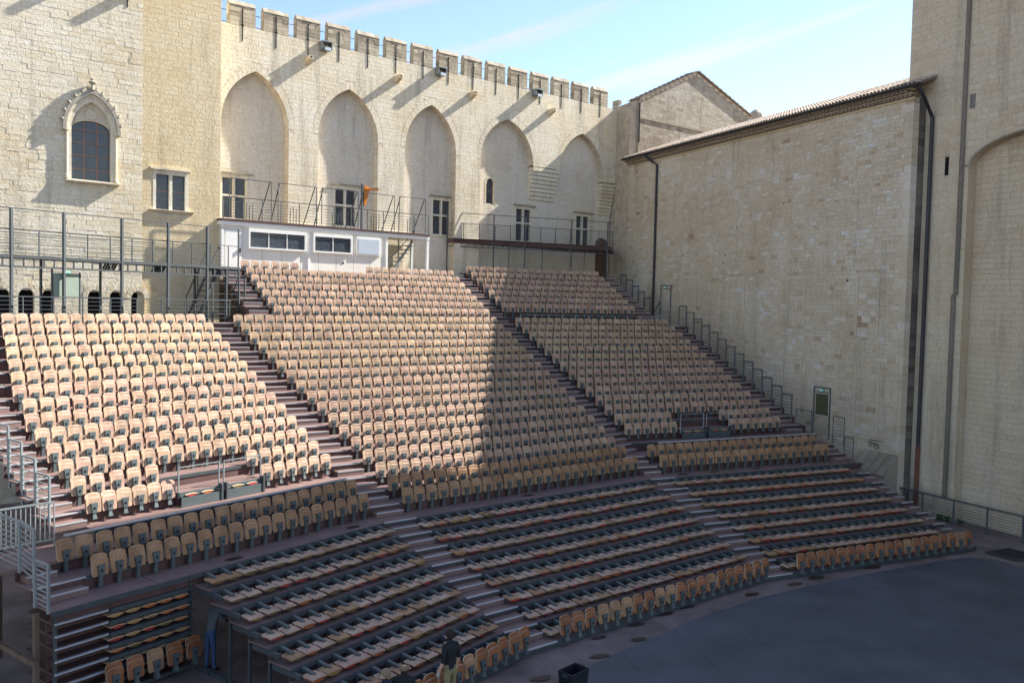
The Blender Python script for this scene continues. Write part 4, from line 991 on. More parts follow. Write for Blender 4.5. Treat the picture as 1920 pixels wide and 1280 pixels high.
for i, (p, rz, wi_, foot, lab, d) in enumerate(seats):
    if i < 300:
        o = thing('theatre_seat', lab, 'seat', p, rz, 'tip-up seats of the raked stand')
        local('seat_back', me_back[wi_], o); local('seat_pan', me_pan[wi_], o, (0, 0, 0), (rs_.uniform(-.045, .02), 0, 0)); local('bracket', me_br, o); local('leg', me_foot if foot else me_leg, o)
    else:
        ca, sa = math.cos(rz), math.sin(rz); rest.merge(cache[(wi_, foot)], lambda x, y, z, ca=ca, sa=sa, p=p: (p.x + x * ca - y * sa, p.y + x * sa + y * ca, p.z + z))
o = part('theatre_seats', rest, SEATMATS, None); o['kind'] = 'stuff'; o['label'] = 'hundreds of further tip-up plywood seats filling the upper rows'; o['category'] = 'seats'

# folded-flat seats of the lower tiers: local y points to the riser behind
def folded_parts():
    top = MB(); n = 6; pr = [(-.205 + .41 * k / n, .012 * math.sin(math.pi * k / n)) for k in range(n + 1)]
    xs = [p[0] for p in pr]
    def plate(y0, y1, x0, x1):
        for k in range(n):
            a, b = pr[k], pr[k + 1]
            if b[0] <= x0 + 1e-6 or a[0] >= x1 - 1e-6: continue
            top.prism([(a[0], y0, .125 + a[1]), (b[0], y0, .125 + b[1]), (b[0], y1, .15 + b[1]), (a[0], y1, .15 + a[1])], [(a[0], y0, .14 + a[1]), (b[0], y0, .14 + b[1]), (b[0], y1, .165 + b[1]), (a[0], y1, .165 + a[1])], 0)
    plate(-.61, -.39, -1, 1); plate(-.3898, -.25, -1, -.0683); plate(-.3898, -.25, .0683, 1)
    pad = MB(); lo = [(x, .115 - .045 * math.sin(math.pi * k / n)) for k, x in enumerate(xs)]
    for k in range(n):
        pad.prism([(lo[k][0], -.585, lo[k][1]), (lo[k + 1][0], -.585, lo[k + 1][1]), (lo[k + 1][0], -.31, lo[k + 1][1] + .02), (lo[k][0], -.31, lo[k][1] + .02)], [(pr[k][0], -.592, .122 + pr[k][1]), (pr[k + 1][0], -.592, .122 + pr[k + 1][1]), (pr[k + 1][0], -.31, .142 + pr[k + 1][1]), (pr[k][0], -.31, .142 + pr[k][1])], 0)
    arm = MB(); arm.prism([(-.04, -.44, .158), (.04, -.44, .158), (.04, -.03, .20), (-.04, -.03, .20)], [(-.04, -.44, .205), (.04, -.44, .205), (.04, -.03, .255), (-.04, -.03, .255)])
    arm.box(I3, -.045, .045, -.10, -.015, .0, .199)
    return top, pad, arm
ftop, fpad, farm = folded_parts()
me_ft = [ftop.mesh('seat_back', w_) for w_ in WOOD]; me_fp = [fpad.mesh('seat_pad', c) for c in CUSH]; me_fa = farm.mesh('arm', M['bracket'])
folded = []
def frow(b, i, s0, s1):
    n = max(2, round((s1 - s0) / SP) + 1); c = -TL * (7 - i); z = Z0 + RL * i + .003
    for j in range(n):
        p = FRM[b](s0 + (s1 - s0) * j / (n - 1) + rs_.uniform(-.012, .012), c, z)
        folded.append((p, ANG[b] + rs_.uniform(-.03, .03), rs_.choice([1, 1, 0, 4]), rs_.choice([0, 1, 2, 3, 3]), 'seat folded flat, %s from left, %s telescopic row from the stage, %s block' % (ORD(j + 1), ORD(i + 1), BN[b]), (p - Vector((0, 0, CAMZ))).length))
for i in range(7, -1, -1):
    frow('M', i, 14.25 + .1 * (7 - i), 24.42 - .06 * (7 - i)); frow('R', i, 19.85 + .125 * (7 - i), 28.5 + .03 * (7 - i)); frow('L', i, 12.15, 17.93 - .095 * (7 - i))
folded.sort(key=lambda q: q[5] + (0 if inframe(q[0], 5) else 500))
rest = MB(); FM_ = WOOD + CUSH + [M['bracket']]
for i, (p, rz, wi_, ci, lab, d) in enumerate(folded):
    if i < 300:
        o = thing('folded_seat', lab, 'seat', p, rz, 'seats folded flat on the telescopic tiers')
        local('seat_back', me_ft[wi_], o, (0, 0, 0), (rs_.uniform(-.03, .03), 0, 0)); local('seat_pad', me_fp[ci], o); local('arm', me_fa, o)
    else:
        ca, sa = math.cos(rz), math.sin(rz); T = lambda x, y, z, ca=ca, sa=sa, p=p: (p.x + x * ca - y * sa, p.y + x * sa + y * ca, p.z + z)
        for src, mi in ((ftop, wi_), (fpad, 5 + ci), (farm, 9)):
            k0 = len(rest.mi); rest.merge(src, T); rest.mi[k0:] = [mi] * (len(rest.mi) - k0)
o = part('folded_seats', rest, FM_, None); o['kind'] = 'stuff'; o['label'] = 'further seats folded flat towards the right of the telescopic tiers'; o['category'] = 'seats'

# ------------------------------------------------------------------ railings
def bar(mb, a, b, w_):
    a, b = Vector(a), Vector(b); d = (b - a).normalized(); x = d.orthogonal().normalized() if abs(d.z) > .95 else d.cross(Vector((0, 0, 1))).normalized(); y = d.cross(x)
    q = [x * sx * w_ + y * sy * w_ for sx, sy in ((-1, -1), (1, -1), (1, 1), (-1, 1))]
    mb.prism([a + k for k in q], [b + k for k in q])
def onebar(name, a, b, w_, mat, parent):
    mb = MB(); bar(mb, a, b, w_); return part(name, mb, mat, parent)
def panel(t, A, B, z0a, z0b, h, nb, mat, pw=.02, bw=.009, low=.12, post_a=True, post_b=True):
    """a rail panel: posts at plan points A and B, nb bars"""
    A, B = Vector((A[0], A[1], 0)), Vector((B[0], B[1], 0)); Z = Vector((0, 0, 1))
    if post_a: onebar('post', A + Z * z0a, A + Z * (z0a + h), pw, mat, t)
    if post_b: onebar('post', B + Z * z0b, B + Z * (z0b + h), pw, mat, t)
    onebar('top_rail', A + Z * (z0a + h), B + Z * (z0b + h), pw * .9, mat, t)
    for k in range(nb):
        zz_ = low + (h - low - .08) * k / max(1, nb - 1) if nb > 1 else h / 2
        onebar('bar', A + Z * (z0a + zz_), B + Z * (z0b + zz_), bw, mat, t)

# stepped guard panels down the right side
def rp(y): return (30.08, y)
ys = [(46.21, 11.37), (45.55, 10.97), (44.85, 10.62), (44.16, 10.24), (43.5, 9.88), (42.85, 9.5)]
n_ = 0
STEPG = 'stepped guard panels beside the right side stairs'
for (ya, za), (yb, zb) in zip(ys, ys[1:]):
    n_ += 1; t = thing('stair_railing', '%s guard panel from the top of the right side stairs' % ORD(n_), 'railing', (30.08, (ya + yb) / 2, za - 1.3), 0, STEPG)
    panel(t, rp(ya), rp(yb + .03), zb - 1.0, zb - 1.0, 1.05, 7, M['steel'], .032, .013)
ys = [40.0 - .702 * k for k in range(13)]
for k in range(13):
    n_ += 1; y = ys[k]; z = 9.2 - .347 * k; t = thing('stair_railing', '%s guard panel from the top of the right side stairs' % ORD(n_), 'railing', (30.08, y, z - 1.2), 0, STEPG)
    panel(t, rp(y), rp(y - .67), z - 1.32, z - 1.32, 1.22, 8, M['steel'], .032, .013)
t = thing('guard_rail', 'grey landing rail below the olive exit door by the hall wall', 'railing', (30.08, 29.3, 3.0))
panel(t, rp(30.6), rp(29.6), 3.2, 3.2, 1.1, 8, M['steel']); panel(t, rp(29.6), rp(28.55), 3.2, 3.2, 1.1, 8, M['steel'], post_a=False)
t = thing('guard_rail', 'short grey corner rail at the foot of the right side stairs', 'railing', (30.08, 27.7, 2.3))
panel(t, rp(28.3), rp(27.65), 2.95, 2.95, 1.3, 9, M['steel']); panel(t, rp(27.6), rp(27.1), 2.34, 2.34, 1.08, 8, M['steel'])
t = thing('guard_rail', 'sloping rail beside the upper exit frame at the right', 'railing', (30.08, 41.9, 8))
panel(t, (30.08, 42.7), (30.08, 41.9), 7.75, 8.6, .75, 3, M['steel'])
# exit frames
def exit_frame(label, y0, y1, zb, zt, leaf):
    t = thing('exit_frame', label, 'door', (30.1, (y0 + y1) / 2, zb)); P = lambda y, z: (30.1, y, z)
    onebar('post', P(y0, zb), P(y0, zt), .035, M['steel'], t); onebar('post', P(y1, zb), P(y1, zt), .035, M['steel'], t)
    onebar('lintel', P(y0, zt), P(y1, zt), .03, M['steel'], t); onebar('crossbar', P(y0, zt - .22), P(y1, zt - .22), .02, M['steel'], t)
    mb = MB(); ym = (y0 + y1) / 2; mb.box(lambda y, d, z: Vector((30.1 - d, y, z)), ym - .15, ym + .15, .01, .05, zt - .2, zt - .03); s_ = part('exit_sign', mb, M['green_sign'], t)
    mb = MB(); T = lambda y, d, z: Vector((30.1 - d, y, z))
    mb.box(T, ym - .03, ym + .03, .05, .054, zt - .17, zt - .07); mb.box(T, ym + .05, ym + .11, .05, .054, zt - .17, zt - .06)
    mb.prism([T(ym - .12, .05, zt - .115), T(ym - .06, .05, zt - .16), T(ym - .06, .05, zt - .07)], [T(ym - .12, .054, zt - .115), T(ym - .06, .054, zt - .16), T(ym - .06, .054, zt - .07)]); part('pictogram', mb, M['offwhite'], s_)
    if leaf:
        mb = MB(); mb.box(lambda y, d, z: Vector((30.1 - d, y, z)), y1 + .13, y0 - .13, -.02, .02, zb + 1.1, zt - .3); part('door_leaf', mb, M['olive'], t)
    else: panel(t, P(y0, 0), P(y1, 0), zb, zb, 1.15, 7, M['steel'], post_a=False, post_b=False)
exit_frame('open grey exit frame with green sign beside the upper right tier', 41.86, 40.88, 7.6, 10.3, False)
exit_frame('exit frame with olive door leaf and green sign on the lower right landing', 29.52, 28.55, 3.1, 5.47, True)

# rail in front of the upper right walkway (right block)
t = thing('guard_rail', 'low pale rail along the walkway above the right tier', 'railing', FR(23, tray_edge(8, 'R')[0] + .3, 8))
c_ = tray_edge(8, 'R')[0] + .25
for k in range(11):
    a, b = 19.3 + k * .83, 19.3 + k * .83 + .8; P = FR(a, c_, 0); Q = FR(b, c_, 0)
    panel(t, P, Q, 7.95, 7.95, .5, 1, M['galv'], .018, .012, .12)
# tube barriers behind the two low fixed rows
for b, s0, s1, lab in (('L', 9.6, 18.3, 'long pale tube rail behind the low left rows'), ('R', 20.3, 28.9, 'long pale tube rail behind the low right rows')):
    c, z = rowc(23, b); t = thing('tube_rail', lab, 'railing', FRM[b]((s0 + s1) / 2, c + .22, z))
    onebar('tube', FRM[b](s0, c + .20, z + .80), FRM[b](s1, c + .20, z + .80), .022, M['alu'], t)
    for k in range(5): s = s0 + .1 + (s1 - s0 - .2) * k / 4; onebar('post', FRM[b](s, c + .20, z + .3), FRM[b](s, c + .20, z + .79), .015, M['galv'], t)
# platforms in the gaps of rows 20 and 21
for b, s0, s1, lab in (('L', 13.25, 15.95, 'slatted wheelchair platform with grey hinged fronts in the left tier'), ('R', 22.55, 25.2, 'slatted wheelchair platform with grey hinged fronts in the right tier')):
    F = FRM[b]; c20, z20 = rowc(20, b); c21, z21 = rowc(21, b); t = thing('platform', lab, 'platform', F((s0 + s1) / 2, c21, z21)); mid = (s0 + s1) / 2
    for k in range(6):
        mb = MB(); y = c21 - .05 + k * .135; mb.box(F, s0, s1, y, y + .11, z20 + .02, z20 + .06); part('plank', mb, M['tread'], t)
    for a, e in ((s0, mid - .08), (mid + .08, s1)):
        mb = MB(); mb.box(F, a, e, c21 - .12, c21 - .07, z20 - .06, z20 + .065); part('edge_beam', mb, M['bracket'], t)
        mb = MB(); mb.box(F, a, e, c21 - .22, c21 - .19, 3.24, 3.24 + .26); part('front_panel', mb, M['bracket'], t)
        P, Q = F(a, c21 - .06, 0), F(e, c21 - .06, 0); panel(t, P, Q, z20 - .1, z20 - .1, .85, 0, M['galv'], .016, .01)
    for a in (mid - .08, mid + .08, s1):
        mb = MB(); mb.box(F, a - .03, a + .03, c21 - .25, c21 - .1, 3.24, z20 + .15); part('hinge_post', mb, M['steel'], t)
    mb = MB(); mb.box(F, s0, s1, c21 + .02, c21 + .05, 3.24, z20); part('back_panel', mb, M['riser'], t)
    # seats stowed beneath
    for k in range(5):
        o = bpy.data.objects.new('stowed_seat', pad_me[(k + (b == 'R')) % 4]); COL.objects.link(o); o.location = F(s0 + .35 + k * .5, c21 - .17, 3.24 + .29); o.rotation_euler = (0, 0, ANG[b])
        o['label'] = 'stowed seat, %s from left under the %s wheelchair platform' % (ORD(k + 1), BN[b]); o['category'] = 'seat'; o['group'] = 'seats stowed under the wheelchair platforms'

# rails at the far left
n_ = 0
for k in range(21, 14, -1):
    c, z = rowc(k, 'L'); n_ += 1
    t = thing('stair_railing', '%s galvanised guard panel from the bottom of the left side stairs' % ORD(n_), 'railing', FL(9.85, c, z), 0, 'guard panels of the left side stairs')
    panel(t, FL(9.85, c, 0), FL(9.85, c + .66, 0), z + .1, z + .1, 1.25, 9, M['galv'], .024, .010)
t = thing('guard_rail', 'galvanised stepped rail at the bottom left corner of the walkway', 'railing', FL(8.42, 0, ZD))
panel(t, FL(8.42, -.05, 0), FL(8.42, .55, 0), ZD, ZD, 1.02, 9, M['galv'], .026, .011); panel(t, FL(8.42, .58, 0), FL(8.42, 1.25, 0), ZD + .5, ZD + .6, 1.15, 9, M['galv'], .026, .011); panel(t, FL(8.42, 1.25, 0), FL(8.42, 2.6, 0), 2.95, 2.95, 1.1, 9, M['galv'], .026, .011, post_a=False)
t = thing('crowd_barrier', 'rounded galvanised crowd barrier with upright bars at the left edge', 'barrier', FL(9.3, 2.7, 3.0))
A, B = FL(8.45, 2.75, 0), FL(9.80, 2.62, 0)
for z in (3.12, 4.02): onebar('rail', A + Vector((0, 0, z)), B + Vector((0, 0, z)), .02, M['galv'], t)
for k in range(14): p = A.lerp(B, k / 13); onebar('bar', p + Vector((0, 0, 2.95 if k in (0, 13) else 3.12)), p + Vector((0, 0, 4.02)), .012 if k in (0, 13) else .009, M['galv'], t)
mb = MB(); strip(mb, 'L', 7.0, 10.6, 7.0, 10.6, 1.55, 2.9, 2.86, 2.93); t = solo('side_landing', mb, M['tread'], 'mauve side landing under the crowd barrier at the left edge', 'landing')
t = thing('support_frame', 'dark steel and timber supports under the left end of the stand', 'frame', FL(8.2, 1, 0))
for s, c in ((8.3, .3), (7.9, 1.8), (8.4, 2.8), (9.2, 4.2), (9.2, 6.2)):
    mb = MB(); mb.box(FL, s, s + .1, c, c + .1, 0, min(2.8, 2.2 + c * .2)); part('post', mb, M['wood_old'], t)
mb = MB(); mb.box(FL, 8.2, 8.28, .1, 8, 1.2, 1.32); part('beam', mb, M['wood_old'], t)

# ------------------------------------------------------------------ left catwalk
cc = rowc(8, 'L')[0] + 1.5; zf = rowc(8, 'L')[1] + .33
t = thing('catwalk', 'long grey steel catwalk on tall posts crossing in front of the left facade', 'catwalk', FL(18, cc, zf))
for s in (13.69, 15.51, 17.73, 19.69, 21.50):
    onebar('post', FL(s, cc, zf - .3), FL(s, cc, 11.97), .045, M['steel'], t)
for s in (13.35, 15.1, 17.35, 21.5, 23.08): onebar('post', FL(s, cc + .9, zf - .3), FL(s, cc + .9, 10.3), .035, M['steel'], t)
onebar('top_rail', FL(12.5, cc, 11.96), FL(23.06, cc, 11.98), .018, M['steel'], t); onebar('post', FL(23.05, cc, 9.9), FL(23.05, cc, 11.98), .025, M['steel'], t)
mb = MB(); mb.box(FL, 12.5, 23.1, cc - .04, cc + 1.2, 10.22, 10.33); part('deck', mb, M['steel'], t)
onebar('bottom_chord', FL(12.5, cc, 9.92), FL(23.1, cc, 9.92), .03, M['steel'], t)
for k in range(30):
    s = 12.7 + k * .352; onebar('strut', FL(s, cc, 9.92), FL(s, cc, 10.22), .022, M['steel'], t)
for k in range(12): s = 12.9 + k * .88; onebar('rail_post', FL(s, cc + .06, 10.3), FL(s, cc + .06, 11.24), .017, M['steel'], t)
for k in range(9): onebar('rail', FL(12.5, cc + .06, 10.42 + k * .1), FL(21.45, cc + .06, 10.42 + k * .1), .008, M['steel'], t)
onebar('rail', FL(12.5, cc + .06, 11.24), FL(23.05, cc + .06, 11.24), .014, M['steel'], t)
for k in range(5):
    onebar('rail', FL(12.5, cc + 1.15, 10.45 + k * .18), FL(23.05, cc + 1.15, 10.45 + k * .18), .008, M['steel'], t)
for s, e in ((17.1, 17.7), (19.15, 19.6)):
    for k in range(5): onebar('winch_strut', FL(s + k * .11, cc + .3, 9.95), FL(s + k * .11 + .15, cc + .3, 10.2), .03, M['iron'], t)
# lower rail behind the top left row
t = thing('guard_rail', 'grey rail behind the top row of the left tier, under the catwalk', 'railing', FL(17, cc - .3, zf))
for k in range(6): onebar('bar', FL(12.6, cc - .25, zf + .25 + k * .15), FL(22.5, cc - .25, zf + .25 + k * .15), .009, M['steel'], t)
onebar('top_rail', FL(12.6, cc - .25, zf + 1.0), FL(22.5, cc - .25, zf + 1.0), .02, M['steel'], t)
for k in range(10): s = 12.9 + k * 1.06; onebar('post', FL(s, cc - .25, zf - .1), FL(s, cc - .25, zf + 1.0), .018, M['steel'], t)
# steel stair from the catwalk
t = thing('steel_stair', 'open dark steel stair descending from the right end of the catwalk', 'stairs', FL(21.6, cc + .3, zf))
A, B = FL(22.2, cc + .15, 10.25), FL(21.1, cc + .15, 8.0); off = FL(0, .75, 0) - FL(0, 0, 0)
# the flight runs down towards the left
for o_ in (Vector((0, 0, 0)), off): 
    onebar('stringer', A + o_, B + o_, .04, M['steel'], t); onebar('handrail', A + o_ + Vector((0, 0, 1.0)), B + o_ + Vector((0, 0, 1.0)), .02, M['steel'], t)
    for k in (0, 3, 6): p = A.lerp(B, k / 6) + o_; onebar('baluster', p, p + Vector((0, 0, 1.0)), .015, M['steel'], t)
for k in range(10):
    p = A.lerp(B, (k + .3) / 10); mb = MB(); e = (FL(1, 0, 0) - FL(0, 0, 0)); q = [p - e * .15, p + e * .15, p + e * .15 + off, p - e * .15 + off]
    mb.prism([v - Vector((0, 0, .03)) for v in q], q); part('tread', mb, M['iron'], t)
t = thing('scaffold_tower', 'grey steel scaffold cage at the foot of the catwalk stair', 'scaffold', FL(22.9, cc, zf))
for s, c in ((22.45, 0), (23.1, 0), (22.45, 1.0), (23.1, 1.0), (23.55, .2)): onebar('post', FL(s, cc + c, zf - .4), FL(s, cc + c, 10.3 if s < 23.3 else 9.9), .03, M['steel'], t)
for z in (8.3, 8.6, 8.9, 9.15, 9.6): onebar('rail', FL(21.5, cc, z), FL(23.5, cc, z), .012, M['steel'], t); onebar('rail', FL(23.5, cc, z), FL(23.5, cc + 1, z), .012, M['steel'], t)
onebar('brace', FL(22.45, cc + .1, 8.2), FL(23.1, cc + .1, 9.8), .02, M['iron'], t)
# sage door panel with exit sign under the catwalk
t = thing('door_panel', 'sage green door panel with lit exit sign under the catwalk', 'door', FL(15.66, cc + .1, zf))
mb = MB(); mb.box(FL, 15.2, 16.12, cc + .12, cc + .17, 8.88, 9.75); part('leaf', mb, M['sage'], t)
onebar('post', FL(15.15, cc + .15, zf - .2), FL(15.15, cc + .15, 9.9), .025, M['steel'], t); onebar('post', FL(16.17, cc + .15, zf - .2), FL(16.17, cc + .15, 9.8), .025, M['steel'], t)
mb = MB(); mb.box(FL, 15.53, 15.74, cc - .03, cc + .03, 9.74, 9.86); sg_ = part('exit_sign', mb, M['green_sign'], t)
mb = MB(); mb.box(FL, 15.56, 15.61, cc - .036, cc - .03, 9.77, 9.83); mb.box(FL, 15.66, 15.71, cc - .036, cc - .03, 9.77, 9.84); part('pictogram', mb, M['offwhite'], sg_)

# ------------------------------------------------------------------ control booth
def FO(u, d, z): return FW(u, d + 2.0, z)
bt = thing('control_booth', 'white prefabricated control booth with dark sliding windows above the top row', 'booth', FO(-24, -1, 10.4))
mb = MB()
for a, b in ((-28.3, -23.85), (-23.8, -19.3)): mb.box(FO, a, b, -1.9, -.03, 10.2, 12.55)
part('cabin', mb, M['white'], bt)
for k in range(9):
    a = -28.3 + k * 1.0; mb = MB(); mb.box(FO, a + .012, a + .988, -.03, .0, 10.2, 12.5); part('wall_panel', mb, M['white'], bt)
for a in (-28.36, -23.9, -19.36):
    mb = MB(); mb.box(FO, a, a + .12, -.02, .05, 10.2, 12.6); part('corner_post', mb, M['offwhite'], bt)
mb = MB(); mb.box(FO, -28.4, -16.6, -1.9, .10, 12.5, 12.68); part('roof_edge', mb, M['offwhite'], bt)
for u0_, u1_, n in ((-26.96, -24.1, 3), (-23.55, -21.5, 2)):
    mb = MB(); mb.box(FO, u0_ - .08, u1_ + .08, .0, .12, 11.42, 11.5); mb.box(FO, u0_ - .08, u1_ + .08, .0, .12, 12.24, 12.42); mb.box(FO, u0_ - .08, u0_, .0, .12, 11.5, 12.24); mb.box(FO, u1_, u1_ + .08, .0, .12, 11.5, 12.24)
    wn = part('window', mb, M['offwhite'], bt)
    for k in range(n):
        a = u0_ + (u1_ - u0_) * k / n; b = u0_ + (u1_ - u0_) * (k + 1) / n; mb = MB(); mb.box(FO, a + .02, b - .02, .0, .06, 11.5, 12.24); part('pane', mb, M['pane'], wn)
        mb = MB(); mb.box(FO, b - .02, b + .02, .0, .08, 11.5, 12.24); part('frame', mb, M['offwhite'], wn)
mb = MB(); mb.box(FO, -21.15, -19.7, .0, .1, 11.42, 12.4); wn = part('shuttered_window', mb, M['offwhite'], bt)
for k in range(8):
    mb = MB(); mb.box(FO, -21.05, -19.8, .1, .115, 11.5 + k * .1, 11.59 + k * .1); part('shutter_slat', mb, M['shutter'], wn)
mb = MB(); mb.box(FO, -28.15, -27.35, .0, .03, 10.3, 12.3); dr = part('door', mb, M['offwhite'], bt)
mb = MB(); mb.box(FO, -27.48, -27.42, .03, .09, 11.2, 11.4); part('handle', mb, M['iron'], dr)
mb = MB(); mb.tube([FO(-21.9, .0, 10.95), FO(-21.9, .02, 10.95)], .06, 10); part('vent_hole', mb, M['iron'], bt)
mb = MB(); mb.box(FO, -16.75, -16.6, -.1, .05, 10.1, 12.5); part('post', mb, M['offwhite'], bt)
mb = MB(); mb.box(FO, -16.75, -16.6, -1.8, -1.65, 10.1, 12.5); part('post', mb, M['offwhite'], bt)
# roof walkway with rails and tilted frames
t = thing('roof_walkway', 'railed walkway with five leaning steel frames on top of the booth', 'walkway', FO(-22, .0, 12.7))
mb = MB(); mb.box(FO, -28.4, -16.6, -1.5, .14, 12.69, 12.80); part('deck', mb, M['riser'], t)
for k in range(13): u = -28.3 + k * .97; onebar('post', FO(u, .08, 12.8), FO(u, .08, 13.85), .018, M['steel'], t)
for k in range(6): onebar('bar', FO(-28.3, .08, 12.95 + k * .14), FO(-16.65, .08, 12.95 + k * .14), .008, M['steel'], t)
onebar('top_rail', FO(-28.3, .08, 13.85), FO(-16.65, .08, 13.85), .018, M['steel'], t)
for k, (a, b) in enumerate(((-28.0, -25.9), (-25.55, -23.5), (-23.2, -21.1), (-20.9, -18.9), (-18.6, -16.9))):
    for u in (a, b): onebar('frame_upright', FO(u, .10, 12.85), FO(u, .10, 14.75), .016, M['steel'], t)
    onebar('frame_top', FO(a, .10, 14.75), FO(b, .10, 14.75), .016, M['steel'], t)
    if k: onebar('frame_brace', FO(a + .05, .1, 14.72), FO(a - .05, -.7, 12.85), .018, M['iron'], t)
    onebar('frame_brace', FO(b - .1, .1, 14.72), FO(b - .35, -.7, 12.85), .018, M['iron'], t)
    for q in range(4): u = a + .9 + q * .16; onebar('baluster', FO(u, -.5, 12.85), FO(u, -.5, 13.6 + .1 * (q % 2)), .014, M['steel'], t)
# orange hoist
t = thing('chain_hoist', 'small orange chain hoist on a steel post on the booth roof', 'hoist', FO(-20.1, -1.0, 12.8))
onebar('mast', FO(-20.3, -1.0, 12.8), FO(-20.3, -1.0, 15.35), .06, M['steel'], t)
onebar('jib', FO(-20.25, -1.0, 15.05), FO(-19.4, -.8, 15.15), .05, M['orange'], t); mb = MB(); mb.prism([FO(-20.2, -1.06, 14.2), FO(-20.1, -1.06, 14.2), FO(-19.85, -1.06, 15.2), FO(-20.22, -1.06, 15.3)], [FO(-20.2, -.94, 14.2), FO(-20.1, -.94, 14.2), FO(-19.85, -.94, 15.2), FO(-20.22, -.94, 15.3)]); part('hoist_body', mb, M['orange'], t)
# cage stair under the open right end
t = thing('spiral_service_stair', 'grey galvanised service stair under the open right end of the booth roof', 'stairs', FO(-18, -1, 10.2))
for u in (-19.0, -18.2, -17.4): onebar('post', FO(u, -.6, 10.0), FO(u, -.6, 12.5), .03, M['galv'], t)
for k in range(9): mb = MB(); mb.box(FO, -18.9 + k * .17, -18.6 + k * .17, -1.3, -.6, 10.3 + k * .23, 10.34 + k * .23); part('tread', mb, M['galv'], t)
onebar('stringer', FO(-18.9, -.6, 10.25), FO(-17.3, -.6, 12.4), .05, M['galv'], t); onebar('handrail', FO(-18.9, -.6, 11.2), FO(-17.6, -.6, 12.5), .02, M['galv'], t)

# ------------------------------------------------------------------ balcony
BA, BB = Vector((19.0, 48.45, 0)), Vector((30.25, 47.55, 0))
t = thing('balcony_walkway', 'dark steel balcony walkway along the crenellated wall at the right', 'walkway', (25, 48, 12.8))
mb = MB(); q = [BA, BB, Vector((32.5, 50.9, 0)), FW(-13.6, .05, 0)]; mb.prism([v + Vector((0, 0, 12.62)) for v in q], [v + Vector((0, 0, 12.9)) for v in q]); part('deck', mb, M['riser'], t)
Z = Vector((0, 0, 1)); be = (BB - BA).normalized(); bl = (BB - BA).length
onebar('bottom_chord', BA + Z * 12.42, BB + Z * 12.42, .025, M['steel'], t)
for k in range(26): p = BA + be * (bl * k / 25); onebar('strut', p + Z * 12.42, p + Z * 12.62, .018, M['steel'], t)
for k in (0, 3.0, 5.1, 8.3, 10.9): p = BA + be * k; onebar('tall_post', p + Z * 9.8, p + Z * 14.45, .035, M['steel'], t)
for k in (1.1, 2.1, 4.3, 6.6, 9.6): p = BA + be * k + Vector((.1, .8, 0)); onebar('leg', p + Z * 9.5, p + Z * 12.62, .022, M['steel'], t)
onebar('high_rail', BA + be * .3 + Z * 14.45, BB + Z * 14.45, .018, M['steel'], t)
for k in range(12): p = BA + be * (bl * k / 11); onebar('rail_post', p + Z * 12.9, p + Z * 13.85, .016, M['steel'], t)
for k in range(7): onebar('bar', BA + Z * (13.05 + k * .12), BB + Z * (13.05 + k * .12), .008, M['steel'], t)
onebar('low_rail', BA + Z * 10.8, BB + Z * 10.8, .018, M['steel'], t); onebar('top_rail', BA + Z * 13.85, BB + Z * 13.85, .016, M['steel'], t)
# small arched doorway at the end of the balcony
mb = MB(); o2 = [(-.55, 10.4), (-.55, 13.35)] + [(-.55 * math.cos(math.pi * k / 8), 13.35 + .4 * math.sin(math.pi * k / 8)) for k in range(1, 8)] + [(.55, 13.35), (.55, 10.4)]
mb.prism([FW(-.75 + x, -.52, z) for x, z in o2], [FW(-.75 + x, -.46, z) for x, z in o2]); part('arched_doorway', mb, M['wood_old'], cw)

# ------------------------------------------------------------------ fence, drain, weeds along the tower
t = thing('fence', 'dark steel bar fence standing in front of the tower', 'fence', (32.9, 24, 0))
fp = [(32.75, 27.1), (32.78, 25.6), (32.82, 24.1), (32.86, 22.6), (32.9, 21.1), (32.94, 19.4)]
for a, b in zip(fp, fp[1:]):
    panel(t, a, b, 0, 0, 1.08, 9, M['steel'], .035, .009, .1, post_b=(b == fp[-1]))
panel(t, (31.3, 27.2), (32.75, 27.1), .2, .2, .9, 1, M['steel'], .02, .01, .5, post_b=False)
for lab, y0, n in (('larger clump of green weeds at the tower foot behind the fence', 25.1, 5), ('small sprig of green weeds at the tower foot, nearer the stage', 24.1, 2)):
    mb = MB()
    for k in range(n):
        p = Vector((33.15 + rnd.uniform(-.1, .1), y0 - k * .14, .02))
        for q in range(16):
            a = rnd.uniform(0, 6.28); l = rnd.uniform(.12, .3); d = Vector((math.cos(a) * .7, math.sin(a) * .7, 1)).normalized(); e = d.cross(Z).normalized() * .035
            mb.face([p, p + d * l * .6 + e, p + d * l, p + d * l * .6 - e])
    solo('weed', mb, M['leaf'], lab, 'weed', 'weeds at the tower foot')
t = thing('drain_grate', 'rectangular dark metal drain cover on the courtyard floor near the fence', 'drain cover', (30.9, 20.2, 0))
mb = MB(); mb.box(I3, 30.2, 31.6, 19.6, 20.8, .024, .07); part('frame', mb, M['steel'], t)
for k in range(8): mb = MB(); mb.box(I3, 30.28 + k * .163, 30.38 + k * .163, 19.68, 20.72, .071, .085); part('slat', mb, M['iron'], t)
